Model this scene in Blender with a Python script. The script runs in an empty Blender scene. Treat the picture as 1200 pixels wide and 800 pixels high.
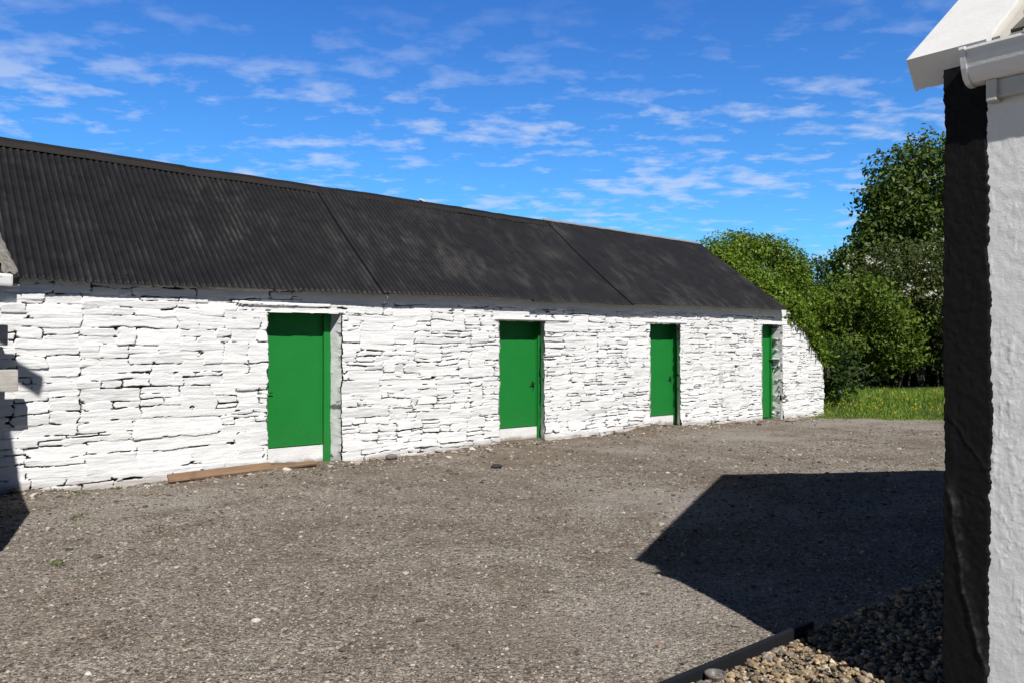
import bpy, bmesh, math
import numpy as np

rng = np.random.default_rng(11)
scene = bpy.context.scene
COL = scene.collection
R = math.radians

# ------------------------------------------------------------------ helpers
def mesh_obj(name, verts, faces, mat, parent=None, attrs=None, smooth=False):
    """verts Nx3 array, faces: list of int arrays (M x k); one mesh object."""
    v = np.asarray(verts, np.float32)
    me = bpy.data.meshes.new(name)
    me.vertices.add(len(v)); me.vertices.foreach_set('co', v.ravel())
    fl = faces if isinstance(faces, (list, tuple)) else [faces]
    fl = [np.asarray(f, np.int32) for f in fl if len(f)]
    nl = sum(f.size for f in fl); nf = sum(len(f) for f in fl)
    me.loops.add(nl); me.polygons.add(nf)
    me.loops.foreach_set('vertex_index', np.concatenate([f.ravel() for f in fl]))
    st = []; o = 0
    for f in fl:
        k = f.shape[1]; st.append(o + np.arange(len(f)) * k); o += f.size
    me.polygons.foreach_set('loop_start', np.concatenate(st).astype(np.int32))
    me.polygons.foreach_set('use_smooth', np.full(nf, smooth, dtype=bool))
    if attrs:
        for k, a in attrs.items():
            a = np.asarray(a, np.float32)
            if a.ndim == 1:
                at = me.attributes.new(k, 'FLOAT', 'POINT'); at.data.foreach_set('value', a)
            else:
                at = me.attributes.new(k, 'FLOAT_COLOR', 'POINT')
                at.data.foreach_set('color', np.c_[a, np.ones(len(a), np.float32)].astype(np.float32).ravel())
    me.update(); me.validate()
    if mat: me.materials.append(mat)
    o = bpy.data.objects.new(name, me); COL.objects.link(o)
    if parent: o.parent = parent
    return o

def grid_faces(nr, nc, off=0, flip=False):
    i = np.arange(nr - 1)[:, None] * nc + np.arange(nc - 1)[None, :] + off
    i = i.ravel()
    f = np.c_[i, i + 1, i + nc + 1, i + nc]
    return f[:, ::-1] if flip else f

def empty(name, loc=(0, 0, 0), rz=0.0):
    o = bpy.data.objects.new(name, None); COL.objects.link(o)
    o.location = loc; o.rotation_euler = (0, 0, rz); o.empty_display_size = .2
    return o

def tag(o, label=None, cat=None, group=None, kind=None):
    if label: o['label'] = label
    if cat: o['category'] = cat
    if group: o['group'] = group
    if kind: o['kind'] = kind
    return o

class Geo:
    """collects plain shapes into one bmesh"""
    def __init__(s): s.bm = bmesh.new()
    def box(s, c, size, rot=None, bevel=0.0, taper=None):
        from mathutils import Matrix, Euler, Vector
        m = Matrix.Translation(c) @ (Euler(rot).to_matrix().to_4x4() if rot else Matrix())
        r = bmesh.ops.create_cube(s.bm, size=1)
        for v in r['verts']:
            v.co = m @ Vector((v.co.x * size[0], v.co.y * size[1], v.co.z * size[2]))
        if bevel:
            es = list({e for v in r['verts'] for e in v.link_edges})
            bmesh.ops.bevel(s.bm, geom=es, offset=bevel, segments=2, affect='EDGES', profile=.6)
    def poly_prism(s, pts, vec):
        from mathutils import Vector
        a = [s.bm.verts.new(p) for p in pts]; b = [s.bm.verts.new(Vector(p) + Vector(vec)) for p in pts]
        n = len(a); s.bm.faces.new(a[::-1]); s.bm.faces.new(b)
        for i in range(n): s.bm.faces.new((a[i], a[(i + 1) % n], b[(i + 1) % n], b[i]))
    def tube(s, path, rad, n=8, cap=True):
        from mathutils import Vector
        rings = []
        for i, p in enumerate(path):
            p = Vector(p)
            t = (Vector(path[min(i + 1, len(path) - 1)]) - Vector(path[max(i - 1, 0)])).normalized()
            a = t.orthogonal().normalized(); b = t.cross(a)
            r = rad[i] if hasattr(rad, '__len__') else rad
            rings.append([s.bm.verts.new(p + (a * math.cos(2 * math.pi * k / n) + b * math.sin(2 * math.pi * k / n)) * r) for k in range(n)])
        for q, w_ in zip(rings[:-1], rings[1:]):
            for k in range(n): s.bm.faces.new((q[k], q[(k + 1) % n], w_[(k + 1) % n], w_[k]))
        if cap: s.bm.faces.new(rings[0][::-1]); s.bm.faces.new(rings[-1])
    def build(s, name, mat, parent=None, smooth=False):
        bmesh.ops.recalc_face_normals(s.bm, faces=s.bm.faces)
        me = bpy.data.meshes.new(name); s.bm.to_mesh(me); s.bm.free()
        if smooth:
            for p in me.polygons: p.use_smooth = True
        me.materials.append(mat)
        o = bpy.data.objects.new(name, me); COL.objects.link(o)
        if parent: o.parent = parent
        return o

# value noise --------------------------------------------------------------
def _hash(ix, iy, seed):
    h = (ix.astype(np.int64) * 374761393 + iy.astype(np.int64) * 668265263 + seed * 1442695041) & 0xffffffff
    h = ((h ^ (h >> 13)) * 1274126177) & 0xffffffff
    h = ((h ^ (h >> 16)) * 2246822519) & 0xffffffff
    return ((h ^ (h >> 15)) & 0xffffff) / float(0xffffff)
def vnoise(x, y, seed=0):
    x = np.asarray(x, float); y = np.asarray(y, float)
    ix = np.floor(x); iy = np.floor(y); fx = x - ix; fy = y - iy
    ix = ix.astype(np.int64); iy = iy.astype(np.int64)
    fx = fx * fx * fx * (fx * (fx * 6 - 15) + 10); fy = fy * fy * fy * (fy * (fy * 6 - 15) + 10)
    a = _hash(ix, iy, seed); b = _hash(ix + 1, iy, seed); c = _hash(ix, iy + 1, seed); d = _hash(ix + 1, iy + 1, seed)
    return ((a + (b - a) * fx) * (1 - fy) + (c + (d - c) * fx) * fy) * 2 - 1
def fbm(x, y, seed=0, oct=4, gain=.5):
    s = 0; a = 1.; t = 0.
    for k in range(oct):
        s = s + a * vnoise(x * 2 ** k + 17.3 * k, y * 2 ** k - 9.1 * k, seed + k); t += a; a *= gain
    return s / t
def sstep(a, b, x):
    t = np.clip((x - a) / (b - a), 0, 1); return t * t * (3 - 2 * t)

# materials ----------------------------------------------------------------
class NT:
    def __init__(s, name):
        s.m = bpy.data.materials.new(name); s.m.use_nodes = True
        s.t = s.m.node_tree; s.b = s.t.nodes['Principled BSDF']
    def n(s, typ, **kw):
        o = s.t.nodes.new(typ)
        for k, v in kw.items():
            if k in o.inputs: o.inputs[k].default_value = v
            else: setattr(o, k, v)
        return o
    def l(s, a, b): s.t.links.new(a, b)
    def coord(s): return s.n('ShaderNodeTexCoord').outputs['Object']
    def map(s, vec, scale=(1, 1, 1)):
        m = s.n('ShaderNodeMapping'); m.inputs['Scale'].default_value = scale; s.l(vec, m.inputs[0]); return m.outputs[0]
    def noise(s, vec, scale, detail=4, rough=.55, dist=0):
        o = s.n('ShaderNodeTexNoise', Scale=scale, Detail=detail, Roughness=rough, Distortion=dist); s.l(vec, o.inputs['Vector']); return o.outputs['Fac']
    def vor(s, vec, scale, feature='F1', out='Distance'):
        o = s.n('ShaderNodeTexVoronoi', feature=feature); o.inputs['Scale'].default_value = scale; s.l(vec, o.inputs['Vector']); return o.outputs[out]
    def ramp(s, fac, stops):
        o = s.n('ShaderNodeValToRGB'); e = o.color_ramp.elements
        while len(e) < len(stops): e.new(.5)
        for i, (p, c) in enumerate(stops):
            e[i].position = p; e[i].color = (c, c, c, 1) if not hasattr(c, '__len__') else (*c, 1)
        s.l(fac, o.inputs[0]); return o.outputs[0]
    def mix(s, fac, a, b, mode='MIX'):
        o = s.n('ShaderNodeMix', data_type='RGBA', blend_type=mode)
        for sock, v in ((o.inputs[0], fac), (o.inputs[6], a), (o.inputs[7], b)):
            if isinstance(v, bpy.types.NodeSocket): s.l(v, sock)
            elif hasattr(v, '__len__'): sock.default_value = (*v, 1)
            else: sock.default_value = v
        return o.outputs[2]
    def math(s, op, a, b=0.):
        o = s.n('ShaderNodeMath', operation=op)
        if op == 'MULTIPLY_ADD': o.inputs[2].default_value = .5
        for i, v in enumerate((a, b)):
            if isinstance(v, bpy.types.NodeSocket): s.l(v, o.inputs[i])
            else: o.inputs[i].default_value = v
        return o.outputs[0]
    def attr(s, name, out='Fac'): return s.n('ShaderNodeAttribute', attribute_name=name).outputs[out]
    def bump(s, h, dist, strength=1., prev=None):
        o = s.n('ShaderNodeBump', Distance=dist, Strength=strength); s.l(h, o.inputs['Height'])
        if prev: s.l(prev, o.inputs['Normal'])
        return o.outputs[0]
    def out(s, col=None, rough=None, normal=None, spec=None):
        for k, v in (('Base Color', col), ('Roughness', rough), ('Normal', normal), ('Specular IOR Level', spec)):
            if v is None: continue
            if isinstance(v, bpy.types.NodeSocket): s.l(v, s.b.inputs[k])
            elif hasattr(v, '__len__'): s.b.inputs[k].default_value = (*v, 1)
            else: s.b.inputs[k].default_value = v
        return s.m

def m_whitewash():
    t = NT('whitewash'); c = t.coord()
    n1 = t.noise(c, 2.2, 5); n2 = t.noise(c, 26, 4); n3 = t.noise(t.map(c, (9, 9, 60)), 1.5, 3)
    col = t.mix(t.ramp(n1, [(.35, 0), (.7, 1)]), (.87, .87, .868), (.81, .815, .825))
    col = t.mix(t.ramp(n2, [(.55, 0), (.75, .35)]), col, (.66, .66, .65))
    grey = t.mix(n3, (.34, .32, .29), (.5, .47, .42))
    col = t.mix(t.attr('wear'), col, grey)
    col = t.mix(t.attr('dirt'), col, (.3, .25, .2))
    col = t.mix(t.attr('crack'), col, (.042, .040, .037))
    b = t.bump(t.noise(c, 75, 4), .0035); b = t.bump(n3, .004, 1, b)
    return t.out(col, .78, b, .3)
def m_plain_white(name='white_paint', base=(.8, .8, .8), rough=.6, grime=.25):
    t = NT(name); c = t.coord()
    n = t.noise(c, 7, 6, .65)
    col = t.mix(t.ramp(n, [(.45, 0), (.8, grime)]), base, tuple(x * .55 for x in base))
    return t.out(col, rough, t.bump(t.noise(c, 60, 3), .0015), .35)
def m_green():
    t = NT('green_paint'); c = t.coord()
    n = t.noise(c, 3, 5); g = t.noise(t.map(c, (40, 40, 2.2)), 1.2, 4)
    col = t.mix(n, (.010, .195, .030), (.015, .235, .042))
    col = t.mix(t.ramp(g, [(.6, 0), (.85, .5)]), col, (.012, .12, .04))
    sp = t.vor(c, 55); col = t.mix(t.math('MULTIPLY', t.ramp(sp, [(.06, 1), (.1, 0)]), t.ramp(t.noise(c, 4, 2), [(.55, 0), (.65, .7)])), col, (.02, .06, .03))
    sx = t.n('ShaderNodeSeparateXYZ'); t.l(c, sx.inputs[0])
    mud = t.math('MULTIPLY', t.ramp(sx.outputs[2], [(.0, 1), (.26, .75), (.62, 0)]), t.ramp(t.noise(c, 16, 6, .7), [(.5, 0), (.72, .8)]))
    col = t.mix(mud, col, (.10, .10, .065))
    col = t.mix(t.ramp(t.noise(t.map(c, (6, 6, 22)), 1.4, 5), [(.62, 0), (.8, .35)]), col, (.05, .25, .10))
    return t.out(col, .5, t.bump(g, .003, 1, t.bump(t.noise(c, 25, 4), .0015)), .28)
def m_roof():
    t = NT('tarred_corrugated_iron'); c = t.coord()
    st = t.noise(t.map(c, (4.5, 1.5, 1.5)), 1.0, 7, .68)
    st2 = t.noise(t.map(c, (26, 2.2, 2.2)), 1.0, 5, .6)
    big = t.noise(c, .75, 4)
    fac = t.math('MULTIPLY', t.ramp(st, [(.44, 0), (.72, .75)]), t.ramp(big, [(.44, .03), (.64, 1)]))
    fac2 = t.math('MULTIPLY', t.ramp(st2, [(.5, 0), (.75, .7)]), t.ramp(t.noise(c, 1.7, 4), [(.48, 0), (.7, 1)]))
    f = t.math('MAXIMUM', fac, fac2)
    f = t.math('MULTIPLY', f, t.ramp(t.attr('wearmap'), [(0, .12), (1, 1)]))
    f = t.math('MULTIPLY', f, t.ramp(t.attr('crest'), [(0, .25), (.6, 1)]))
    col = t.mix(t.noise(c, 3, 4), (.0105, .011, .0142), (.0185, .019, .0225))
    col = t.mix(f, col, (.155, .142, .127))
    col = t.mix(t.ramp(t.attr('crest'), [(.0, .75), (.75, 0)]), col, (.006, .006, .007))  # darkens rib valleys, and puts gap shade into the sheet laps
    return t.out(col, t.ramp(t.noise(c, 6, 4), [(.3, .5), (.7, .75)]), t.bump(t.noise(c, 45, 4), .0016), .25)
def m_dark(name='black_metal', a=(.012, .012, .014), b=(.03, .028, .027), rough=.55, bs=.0015):
    t = NT(name); c = t.coord()
    return t.out(t.mix(t.noise(c, 5, 5), a, b), rough, t.bump(t.noise(c, 50, 4), bs), .3)
def m_ground():
    t = NT('gravel_yard'); c = t.coord()
    big = t.noise(c, .32, 5, .6); med = t.noise(c, 1.9, 5, .6); fine = t.noise(c, 42, 4, .7)
    v1 = t.vor(c, 62, 'F1', 'Color'); v2 = t.vor(c, 26, 'F1', 'Color'); d1 = t.vor(c, 62); d2 = t.vor(c, 26)
    bw = lambda s: t.n('ShaderNodeRGBToBW')
    def grey(s):
        o = t.n('ShaderNodeRGBToBW'); t.l(s, o.inputs[0]); return o.outputs[0]
    col = t.mix(t.ramp(big, [(.36, 0), (.64, 1)]), (.288, .246, .204), (.405, .362, .315))
    col = t.mix(t.ramp(med, [(.46, 0), (.66, .7)]), col, (.215, .168, .130))
    g1 = t.ramp(grey(v1), [(0, .35), (.5, .95), (.8, 1.25), (1, 2.1)])
    col = t.mix(1., col, g1, 'MULTIPLY')
    g2 = t.ramp(grey(v2), [(0, .72), (.5, 1.), (.9, 1.2), (1, 1.8)])
    col = t.mix(1., col, g2, 'MULTIPLY')
    col = t.mix(t.ramp(fine, [(.35, .45), (.6, 0)]), col, (.045, .038, .032))
    col = t.mix(t.attr('soil'), col, t.mix(med, (.14, .108, .08), (.24, .19, .145)))
    # compacted paler track and grassy land beyond the yard
    col = t.mix(t.attr('pale'), col, (.40, .37, .335))
    gr = t.mix(t.noise(c, 3, 4), (.05, .085, .018), (.085, .11, .03))
    col = t.mix(t.attr('grassy'), col, gr)
    b = t.bump(t.math('ADD', t.ramp(d1, [(0, 1), (.7, 0)]), fine), .009)
    b = t.bump(t.ramp(d2, [(0, 1), (.6, 0)]), .008, .8, b)
    b = t.bump(med, .02, .7, b)
    return t.out(col, .95, b, .1)
def m_stone(name='loose_stone', rough=.85):
    t = NT(name); c = t.coord()
    n = t.noise(c, 90, 3)
    col = t.mix(1., t.attr('tint', 'Color'), t.ramp(n, [(.3, .65), (.7, 1.2)]), 'MULTIPLY')
    return t.out(col, rough, t.bump(n, .002), .2)
def m_leaf(name, trans=.3, rough=.45, spec=.35):
    t = NT(name)
    col = t.attr('tint', 'Color')
    t.l(col, t.b.inputs['Base Color']); t.b.inputs['Roughness'].default_value = rough
    t.b.inputs['Specular IOR Level'].default_value = spec
    tr = t.n('ShaderNodeBsdfTranslucent')
    t.l(t.mix(1., col, (1.25, 1.35, .5), 'MULTIPLY'), tr.inputs[0])
    mx = t.n('ShaderNodeMixShader'); mx.inputs[0].default_value = trans
    t.l(t.b.outputs[0], mx.inputs[1]); t.l(tr.outputs[0], mx.inputs[2])
    t.l(mx.outputs[0], t.t.nodes['Material Output'].inputs[0])
    return t.m
def m_wood(name, a, b, grain=(2, 30, 30), rough=.75):
    t = NT(name); c = t.coord()
    g = t.noise(t.map(c, grain), 1.2, 5, .65)
    col = t.mix(t.ramp(g, [(.3, 0), (.7, 1)]), a, b)
    col = t.mix(t.ramp(t.noise(c, 6, 4), [(.5, 0), (.8, .5)]), col, tuple(x * .5 for x in a))
    return t.out(col, rough, t.bump(g, .003), .2)
def m_harl(name, base, dark):
    t = NT(name); c = t.coord()
    n = t.noise(c, 9, 5); f = t.noise(c, 120, 4)
    col = t.mix(t.ramp(n, [(.4, 0), (.8, .3)]), base, dark)
    col = t.mix(t.attr('glint'), col, (.2, .19, .18))  # glint of a raised render ridge put into the colour as grey
    b = t.bump(f, .001); b = t.bump(t.noise(c, 38, 4), .0018, .6, b)
    return t.out(col, t.mix(t.attr('glint'), (.72, .72, .72), (.35, .35, .35)), b, .22)
def m_cement():
    t = NT('cement'); c = t.coord()
    n = t.noise(c, 14, 6, .7); f = t.noise(c, 70, 4)
    col = t.mix(t.ramp(n, [(.35, 0), (.65, 1)]), (.15, .14, .125), (.36, .34, .31))
    return t.out(col, .9, t.bump(f, .006, 1, t.bump(n, .012)), .15)
def m_slate():
    t = NT('stone_slates'); c = t.coord()
    n = t.noise(c, 6, 5)
    col = t.mix(1., t.attr('tint', 'Color'), t.ramp(n, [(.3, .7), (.7, 1.2)]), 'MULTIPLY')
    return t.out(col, .7, t.bump(t.noise(c, 40, 5), .005), .3)
def m_bark(): return m_wood('bark', (.06, .048, .038), (.13, .115, .095), (14, 14, 2.5), .95)

WHITE = m_whitewash(); GREEN = m_green(); ROOF = m_roof(); BLACK = m_dark()
GROUND = m_ground(); STONE = m_stone(); BARK = m_bark(); CEMENT = m_cement(); SLATE = m_slate()
PAINTW = m_plain_white(); UPVC = m_plain_white('white_gutter_plastic', (.84, .86, .89), .32, .25)
HARLW = m_harl('white_harling', (.88, .89, .90), (.80, .81, .84))
HARLB = m_harl('black_harling', (.0045, .0045, .005), (.009, .009, .01))
THRESH = m_plain_white('whitewashed_step', (.8, .8, .79), .8, .3)
GALV = m_dark('galvanised_ridge', (.3, .31, .33), (.42, .43, .45), .45)
OLDWOOD = m_wood('weathered_timber', (.42, .39, .35), (.62, .59, .54))
REDWOOD = m_wood('brown_plank', (.19, .115, .07), (.30, .20, .125), (1.5, 30, 30))

# ------------------------------------------------------------------ frame of the place
W2 = np.array([.78882814, .61461383]); N2 = np.array([.61461383, -.78882814]); O2 = np.array([-5.36685187, 8.45616449])
BROT = math.atan2(W2[1], W2[0])
HB = .8773
HV = np.array([-math.cos(HB), math.sin(HB)]); GV = np.array([math.sin(HB), math.cos(HB)]); HS = .95; C2 = np.array([1.8059, 3.3730])
HROT = math.atan2(-HV[1], -HV[0])          # house local x = s, local y = g
def barn_xy(u, d): return O2[0] + W2[0] * u - N2[0] * d, O2[1] + W2[1] * u - N2[1] * d
def house_xy(s, g): return C2[0] - HV[0] * s + GV[0] * g, C2[1] - HV[1] * s + GV[1] * g

BASE_U = [-3, .15, .97, 1.7, 2.87, 3.77, 4.54, 5.53, 6.55, 7.36, 8.65, 9.97, 10.8, 12.1, 13.35, 15.6, 18]
BASE_Z = [.0, .01, -.03, -.025, .01, -.03, -.03, -.005, .04, .03, .0, .085, .065, .0, .01, -.05, -.05]
def ground_parts(x, y):
    dx, dy = x - O2[0], y - O2[1]
    u = dx * W2[0] + dy * W2[1]; off = dx * N2[0] + dy * N2[1]
    hx, hy = x - C2[0], y - C2[1]
    hc = hx * HV[0] + hy * HV[1]; gc = hx * GV[0] + hy * GV[1]
    return u, off, hc, gc
def edge_y(x): return 17.3 - .23 * (x - 6.7) + .12 * np.sin(x * 2.1) + .08 * np.sin(x * 5.3)
def ground_z(x, y):
    u, off, hc, gc = ground_parts(x, y)
    z = np.interp(u, BASE_U, BASE_Z) * np.exp(-np.clip(off, 0, 9) ** 2 / .35) * (off > -1.2)
    z = z + .12 * np.clip((4.4 - hc) / 2.9, 0, 1) * sstep(1.2, 3.6, gc) * (gc < 9)
    z = z + .018 * fbm(x * .9, y * .9, 5, 3) + .008 * fbm(x * 4, y * 4, 8, 3)
    fo = np.clip(off, 0, 3)
    z = z + .02 * np.exp(-fo / .12) * (fbm(u * 3.1, off * 3, 31, 2) + .3)
    z = z + .045 * np.exp(-fo / .16) * np.clip(fbm(u * 1.3, off * 0, 131, 2) + .15, 0, 1) * (off > -.6)
    e = y - edge_y(x)
    z = z + .28 * sstep(0, 3.5, e) * (off > -2.5) + .12 * fbm(x * .25, y * .25, 77, 2) * sstep(2, 12, e)
    return z

# ------------------------------------------------------------------ ground
def axis(lo, hi, step, far):
    a = np.arange(lo, hi + 1e-6, step); g = []; d = step; p = hi
    while p < far: d *= 1.22; p += d; g.append(p)
    g2 = []; d = step; p = lo
    while p > -far: d *= 1.22; p -= d; g2.append(p)
    return np.array(g2[::-1] + list(a) + g)
gx = axis(-6.2, 12., .05, 700); gy = axis(2.8, 19., .05, 700)
X, Y = np.meshgrid(gx, gy)
Z = ground_z(X, Y)
u_, off_, hc_, gc_ = ground_parts(X, Y)
grassy = sstep(-.12, .22, Y - edge_y(X) + .25 * fbm(X * 2.2, Y * 2.2, 3, 3)) * (off_ > -3)
grassy = np.maximum(grassy, ((off_ < -3) | (X < -14) | (X > 16) | (Y < -14)) * 1.)
pale = np.clip(fbm(X * .5 + 3, Y * .5, 91, 4) * 2.6 - .1, 0, .95) * (1 - np.exp(-np.clip(off_, 0, 9) / .9)) * .7
soil = np.clip(np.exp(-np.clip(off_, 0, 9) / .45) * (.95 + 1.0 * fbm(X * 2.3, Y * 2.3, 97, 3)) + .5 * sstep(.22, .55, fbm(X * .8, Y * .8, 99, 4)), 0, .9)
pale = np.maximum(pale, .38 * np.exp(-((hc_ - 1.7) / .5) ** 2) * sstep(-1.5, .2, gc_) * (1 - sstep(.8, 2.2, gc_)))
tag(mesh_obj('yard_ground', np.c_[X.ravel(), Y.ravel(), Z.ravel()], grid_faces(len(gy), len(gx)), GROUND,
             attrs={'soil': soil.ravel(), 'grassy': grassy.ravel(), 'pale': pale.ravel()}, smooth=True), kind='structure')

# ------------------------------------------------------------------ loose stones
_bm = bmesh.new(); bmesh.ops.create_icosphere(_bm, subdivisions=1, radius=1)
ICO_V = np.array([v.co[:] for v in _bm.verts]); ICO_F = np.array([[v.index for v in f.verts] for f in _bm.faces]); _bm.free()
def rand_rot(n, tilt=None):
    q = rng.normal(size=(n, 4)); q /= np.linalg.norm(q, axis=1)[:, None]
    w, x, y, z = q.T
    return np.stack([np.stack([1 - 2 * (y * y + z * z), 2 * (x * y - z * w), 2 * (x * z + y * w)], -1),
                     np.stack([2 * (x * y + z * w), 1 - 2 * (x * x + z * z), 2 * (y * z - x * w)], -1),
                     np.stack([2 * (x * z - y * w), 2 * (y * z + x * w), 1 - 2 * (x * x + y * y)], -1)], 1)
def stones(name, xy, z, r, tint, flat=.55):
    n = len(xy)
    V = ICO_V[None] * (1 + rng.uniform(-.28, .28, (n, 12, 1)))
    V = V * rng.uniform(.6, 1.25, (n, 1, 3))
    V = np.einsum('nij,nkj->nki', rand_rot(n), V)
    V[:, :, 2] *= flat
    V = V * r[:, None, None]
    V += np.c_[xy, z + r * flat * .35][:, None, :]
    F = ICO_F[None] + (np.arange(n) * 12)[:, None, None]
    t = np.repeat(tint, 12, axis=0)
    return mesh_obj(name, V.reshape(-1, 3), F.reshape(-1, 3), STONE, attrs={'tint': t})
def tints(n, base, var=.35, white=.03):
    t = np.array(base)[rng.integers(0, len(base), n)] * (1 + rng.normal(0, var, (n, 1))).clip(.35, 2)
    wmask = rng.random(n) < white
    t[wmask] = np.array([.62, .6, .56]) * rng.uniform(.7, 1.1, (wmask.sum(), 1))
    return t
YARD_TINT = [(.25, .215, .185), (.33, .295, .26), (.17, .147, .128), (.40, .36, .31), (.27, .205, .155), (.13, .11, .095)]
def in_bed(x, y):
    _, _, hc, gc = ground_parts(x, y); return (hc < .94) & (hc > -3) & (gc > -3) & (gc < 8)
def on_yard(x, y):
    u, off, hc, gc = ground_parts(x, y)
    return (off > .02) & ~((hc < .97) & (gc < 7.5) & (gc > -3.2)) & (y < edge_y(x) + .1)
n = 95000
d = 1. / (1 / 2.9 - rng.random(n) * (1 / 2.9 - 1 / 19.)); an = rng.uniform(-.64, .56, n)
px, py = d * an, d
k = on_yard(px, py) & (rng.random(len(px)) < .75 + .6 * fbm(px * .7, py * .7, 41, 3)); px, py, d = px[k], py[k], d[k]
r = np.exp(rng.normal(math.log(.0064), .42, len(px))) * np.clip(d / 6, .8, 1.7)
big = rng.random(len(px)) < .006; r[big] *= 2.4
tag(stones('loose_gravel', np.c_[px, py], ground_z(px, py), r.clip(.003, .04), tints(len(px), YARD_TINT, .28, .009)), kind='stuff')

n = 2600
uq = rng.uniform(.1, 15.6, n); oq = np.abs(rng.normal(0, .28, n)) + .03
qx, qy = barn_xy(uq, -oq)
k = vnoise(uq * 2.2, oq * 3, 71) > -.35; qx, qy = qx[k], qy[k]
r = np.exp(rng.normal(math.log(.0125), .55, len(qx))).clip(.004, .055)
tag(stones('wall_foot_rubble', np.c_[qx, qy], ground_z(qx, qy), r, tints(len(qx), YARD_TINT + [(.33, .26, .19)], .3, .10)), kind='stuff')
# coarse ochre chippings between the edging board and the house
n = 26000
hc = rng.uniform(-1.2, .875, n); gc = rng.uniform(-1.2, 3.4, n)
k = ~((hc < .0) & (gc > 0)); hc, gc = hc[k], gc[k]
bx, by = C2[0] + HV[0] * hc + GV[0] * gc, C2[1] + HV[1] * hc + GV[1] * gc
r = np.exp(rng.normal(math.log(.0128), .32, len(bx)))
tb = tints(len(bx), [(.36, .26, .155), (.42, .32, .20), (.27, .19, .12), (.44, .36, .26), (.22, .19, .16), (.36, .28, .19)], .28, .025)
tag(stones('ochre_chippings', np.c_[bx, by], ground_z(bx, by) + .015 + rng.uniform(0, .03, len(bx)) + .02 * np.clip(1 - hc, 0, 1), r, tb, .7), kind='stuff')
g = Geo(); c = house_xy(-.92, -.96)
g.box((c[0], c[1], -.010), (3.04, .028, .17), (0, 0, math.atan2(GV[1], GV[0])), .004)
tag(g.build('edging_board', m_dark('black_board', (.008, .009, .012), (.014, .015, .019), .7)),
    'long black edging board holding back the ochre chippings', 'edging board')
# drain pipe standing in the chippings
c = house_xy(-.86, -.395)
pipe = tag(empty('drain_pipe', (c[0], c[1], -.025)), 'short steel pipe end with open dark top by the black edging board', 'drain pipe')
g = Geo()
prof = [(.047, -.05), (.047, .068), (.05, .071), (.05, .083), (.043, .083), (.041, .02)]
for (r0, z0), (r1, z1) in zip(prof[:-1], prof[1:]):
    pass
def lathe(prof, n=20):
    a = np.arange(n) * 2 * math.pi / n
    V = np.array([[rr * math.cos(t), rr * math.sin(t), zz] for rr, zz in prof for t in a])
    F = []
    for i in range(len(prof) - 1):
        for j in range(n): F.append((i * n + j, i * n + (j + 1) % n, (i + 1) * n + (j + 1) % n, (i + 1) * n + j))
    return V, np.array(F)
V, F = lathe(prof); mesh_obj('pipe_body', V, F, m_dark('dull_steel', (.10, .10, .10), (.2, .19, .18), .4), pipe, smooth=True)
V, F = lathe([(.0005, .045), (.0415, .045)]); mesh_obj('dark_opening', V, F, BLACK, pipe)
g.bm.free()

# ------------------------------------------------------------------ BARN
barn = tag(empty('stone_barn', (O2[0], O2[1], 0), BROT),
           'long low whitewashed rubble stone outbuilding with black corrugated roof and four green doors', 'barn')
DOORS = [  # opening u0, u1(front), top, leaf u0, leaf u1, frame right edge, kick top, base z
    (2.87, 3.90, 1.985, 2.90, 3.735, 3.84, .235, -.05),
    (6.555, 7.47, 1.94, 6.62, 7.50, 7.555, .245, -.02),
    (9.975, 10.80, 1.945, 10.06, 10.87, 10.925, .245, .04),
    (13.36, 14.08, 1.975, 13.42, 13.97, 14.08, .02, -.03)]
EAVE_Z, EAVE_D, RIDGE_D, RIDGE_Z = 2.275, -.15, 2.115, 3.845
SL = (RIDGE_Z - EAVE_Z) / (RIDGE_D - EAVE_D)
def ridge_height(u): return RIDGE_Z + .0228 * (14.0 - np.asarray(u, float))          # the old ridge climbs towards the near end
def slo(u): return (ridge_height(u) - EAVE_Z) / (RIDGE_D - EAVE_D)
SL0 = float(slo(0.))

def stone_layout(u0, u1, z0, z1, seed, small=lambda u: 1.):
    """broken-coursed rubble: long slabs of uneven height"""
    rg = np.random.default_rng(seed); rects = []
    def split(a, b, c, e, dep=0):
        w, h = b - a, e - c; s = small((a + b) / 2)
        hm = rg.choice([.055, .085, .12, .19], p=[.25, .34, .28, .13]) * s
        wm = rg.choice([.22, .38, .6, .95], p=[.26, .36, .28, .10]) * s
        if h > hm * 1.45 and (h / hm > w / wm or w < .3):
            t = c + h * rg.uniform(.32, .68); split(a, b, c, t, dep + 1); split(a, b, t, e, dep + 1)
        elif w > wm * 1.4 and w > .16:
            t = a + w * rg.uniform(.28, .72); split(a, t, c, e, dep + 1); split(t, b, c, e, dep + 1)
        else: rects.append((a, b, c, e))
    z = z0
    while z < z1 - .01:
        hh = rg.uniform(.2, .46); e = min(z + hh, z1)
        if z1 - e < .15: e = z1
        u = u0 - rg.uniform(0, .8)
        while u < u1:
            ww = rg.uniform(.5, 1.7); split(u, u + ww, z, e); u += ww
        z = e
    return rects

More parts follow.
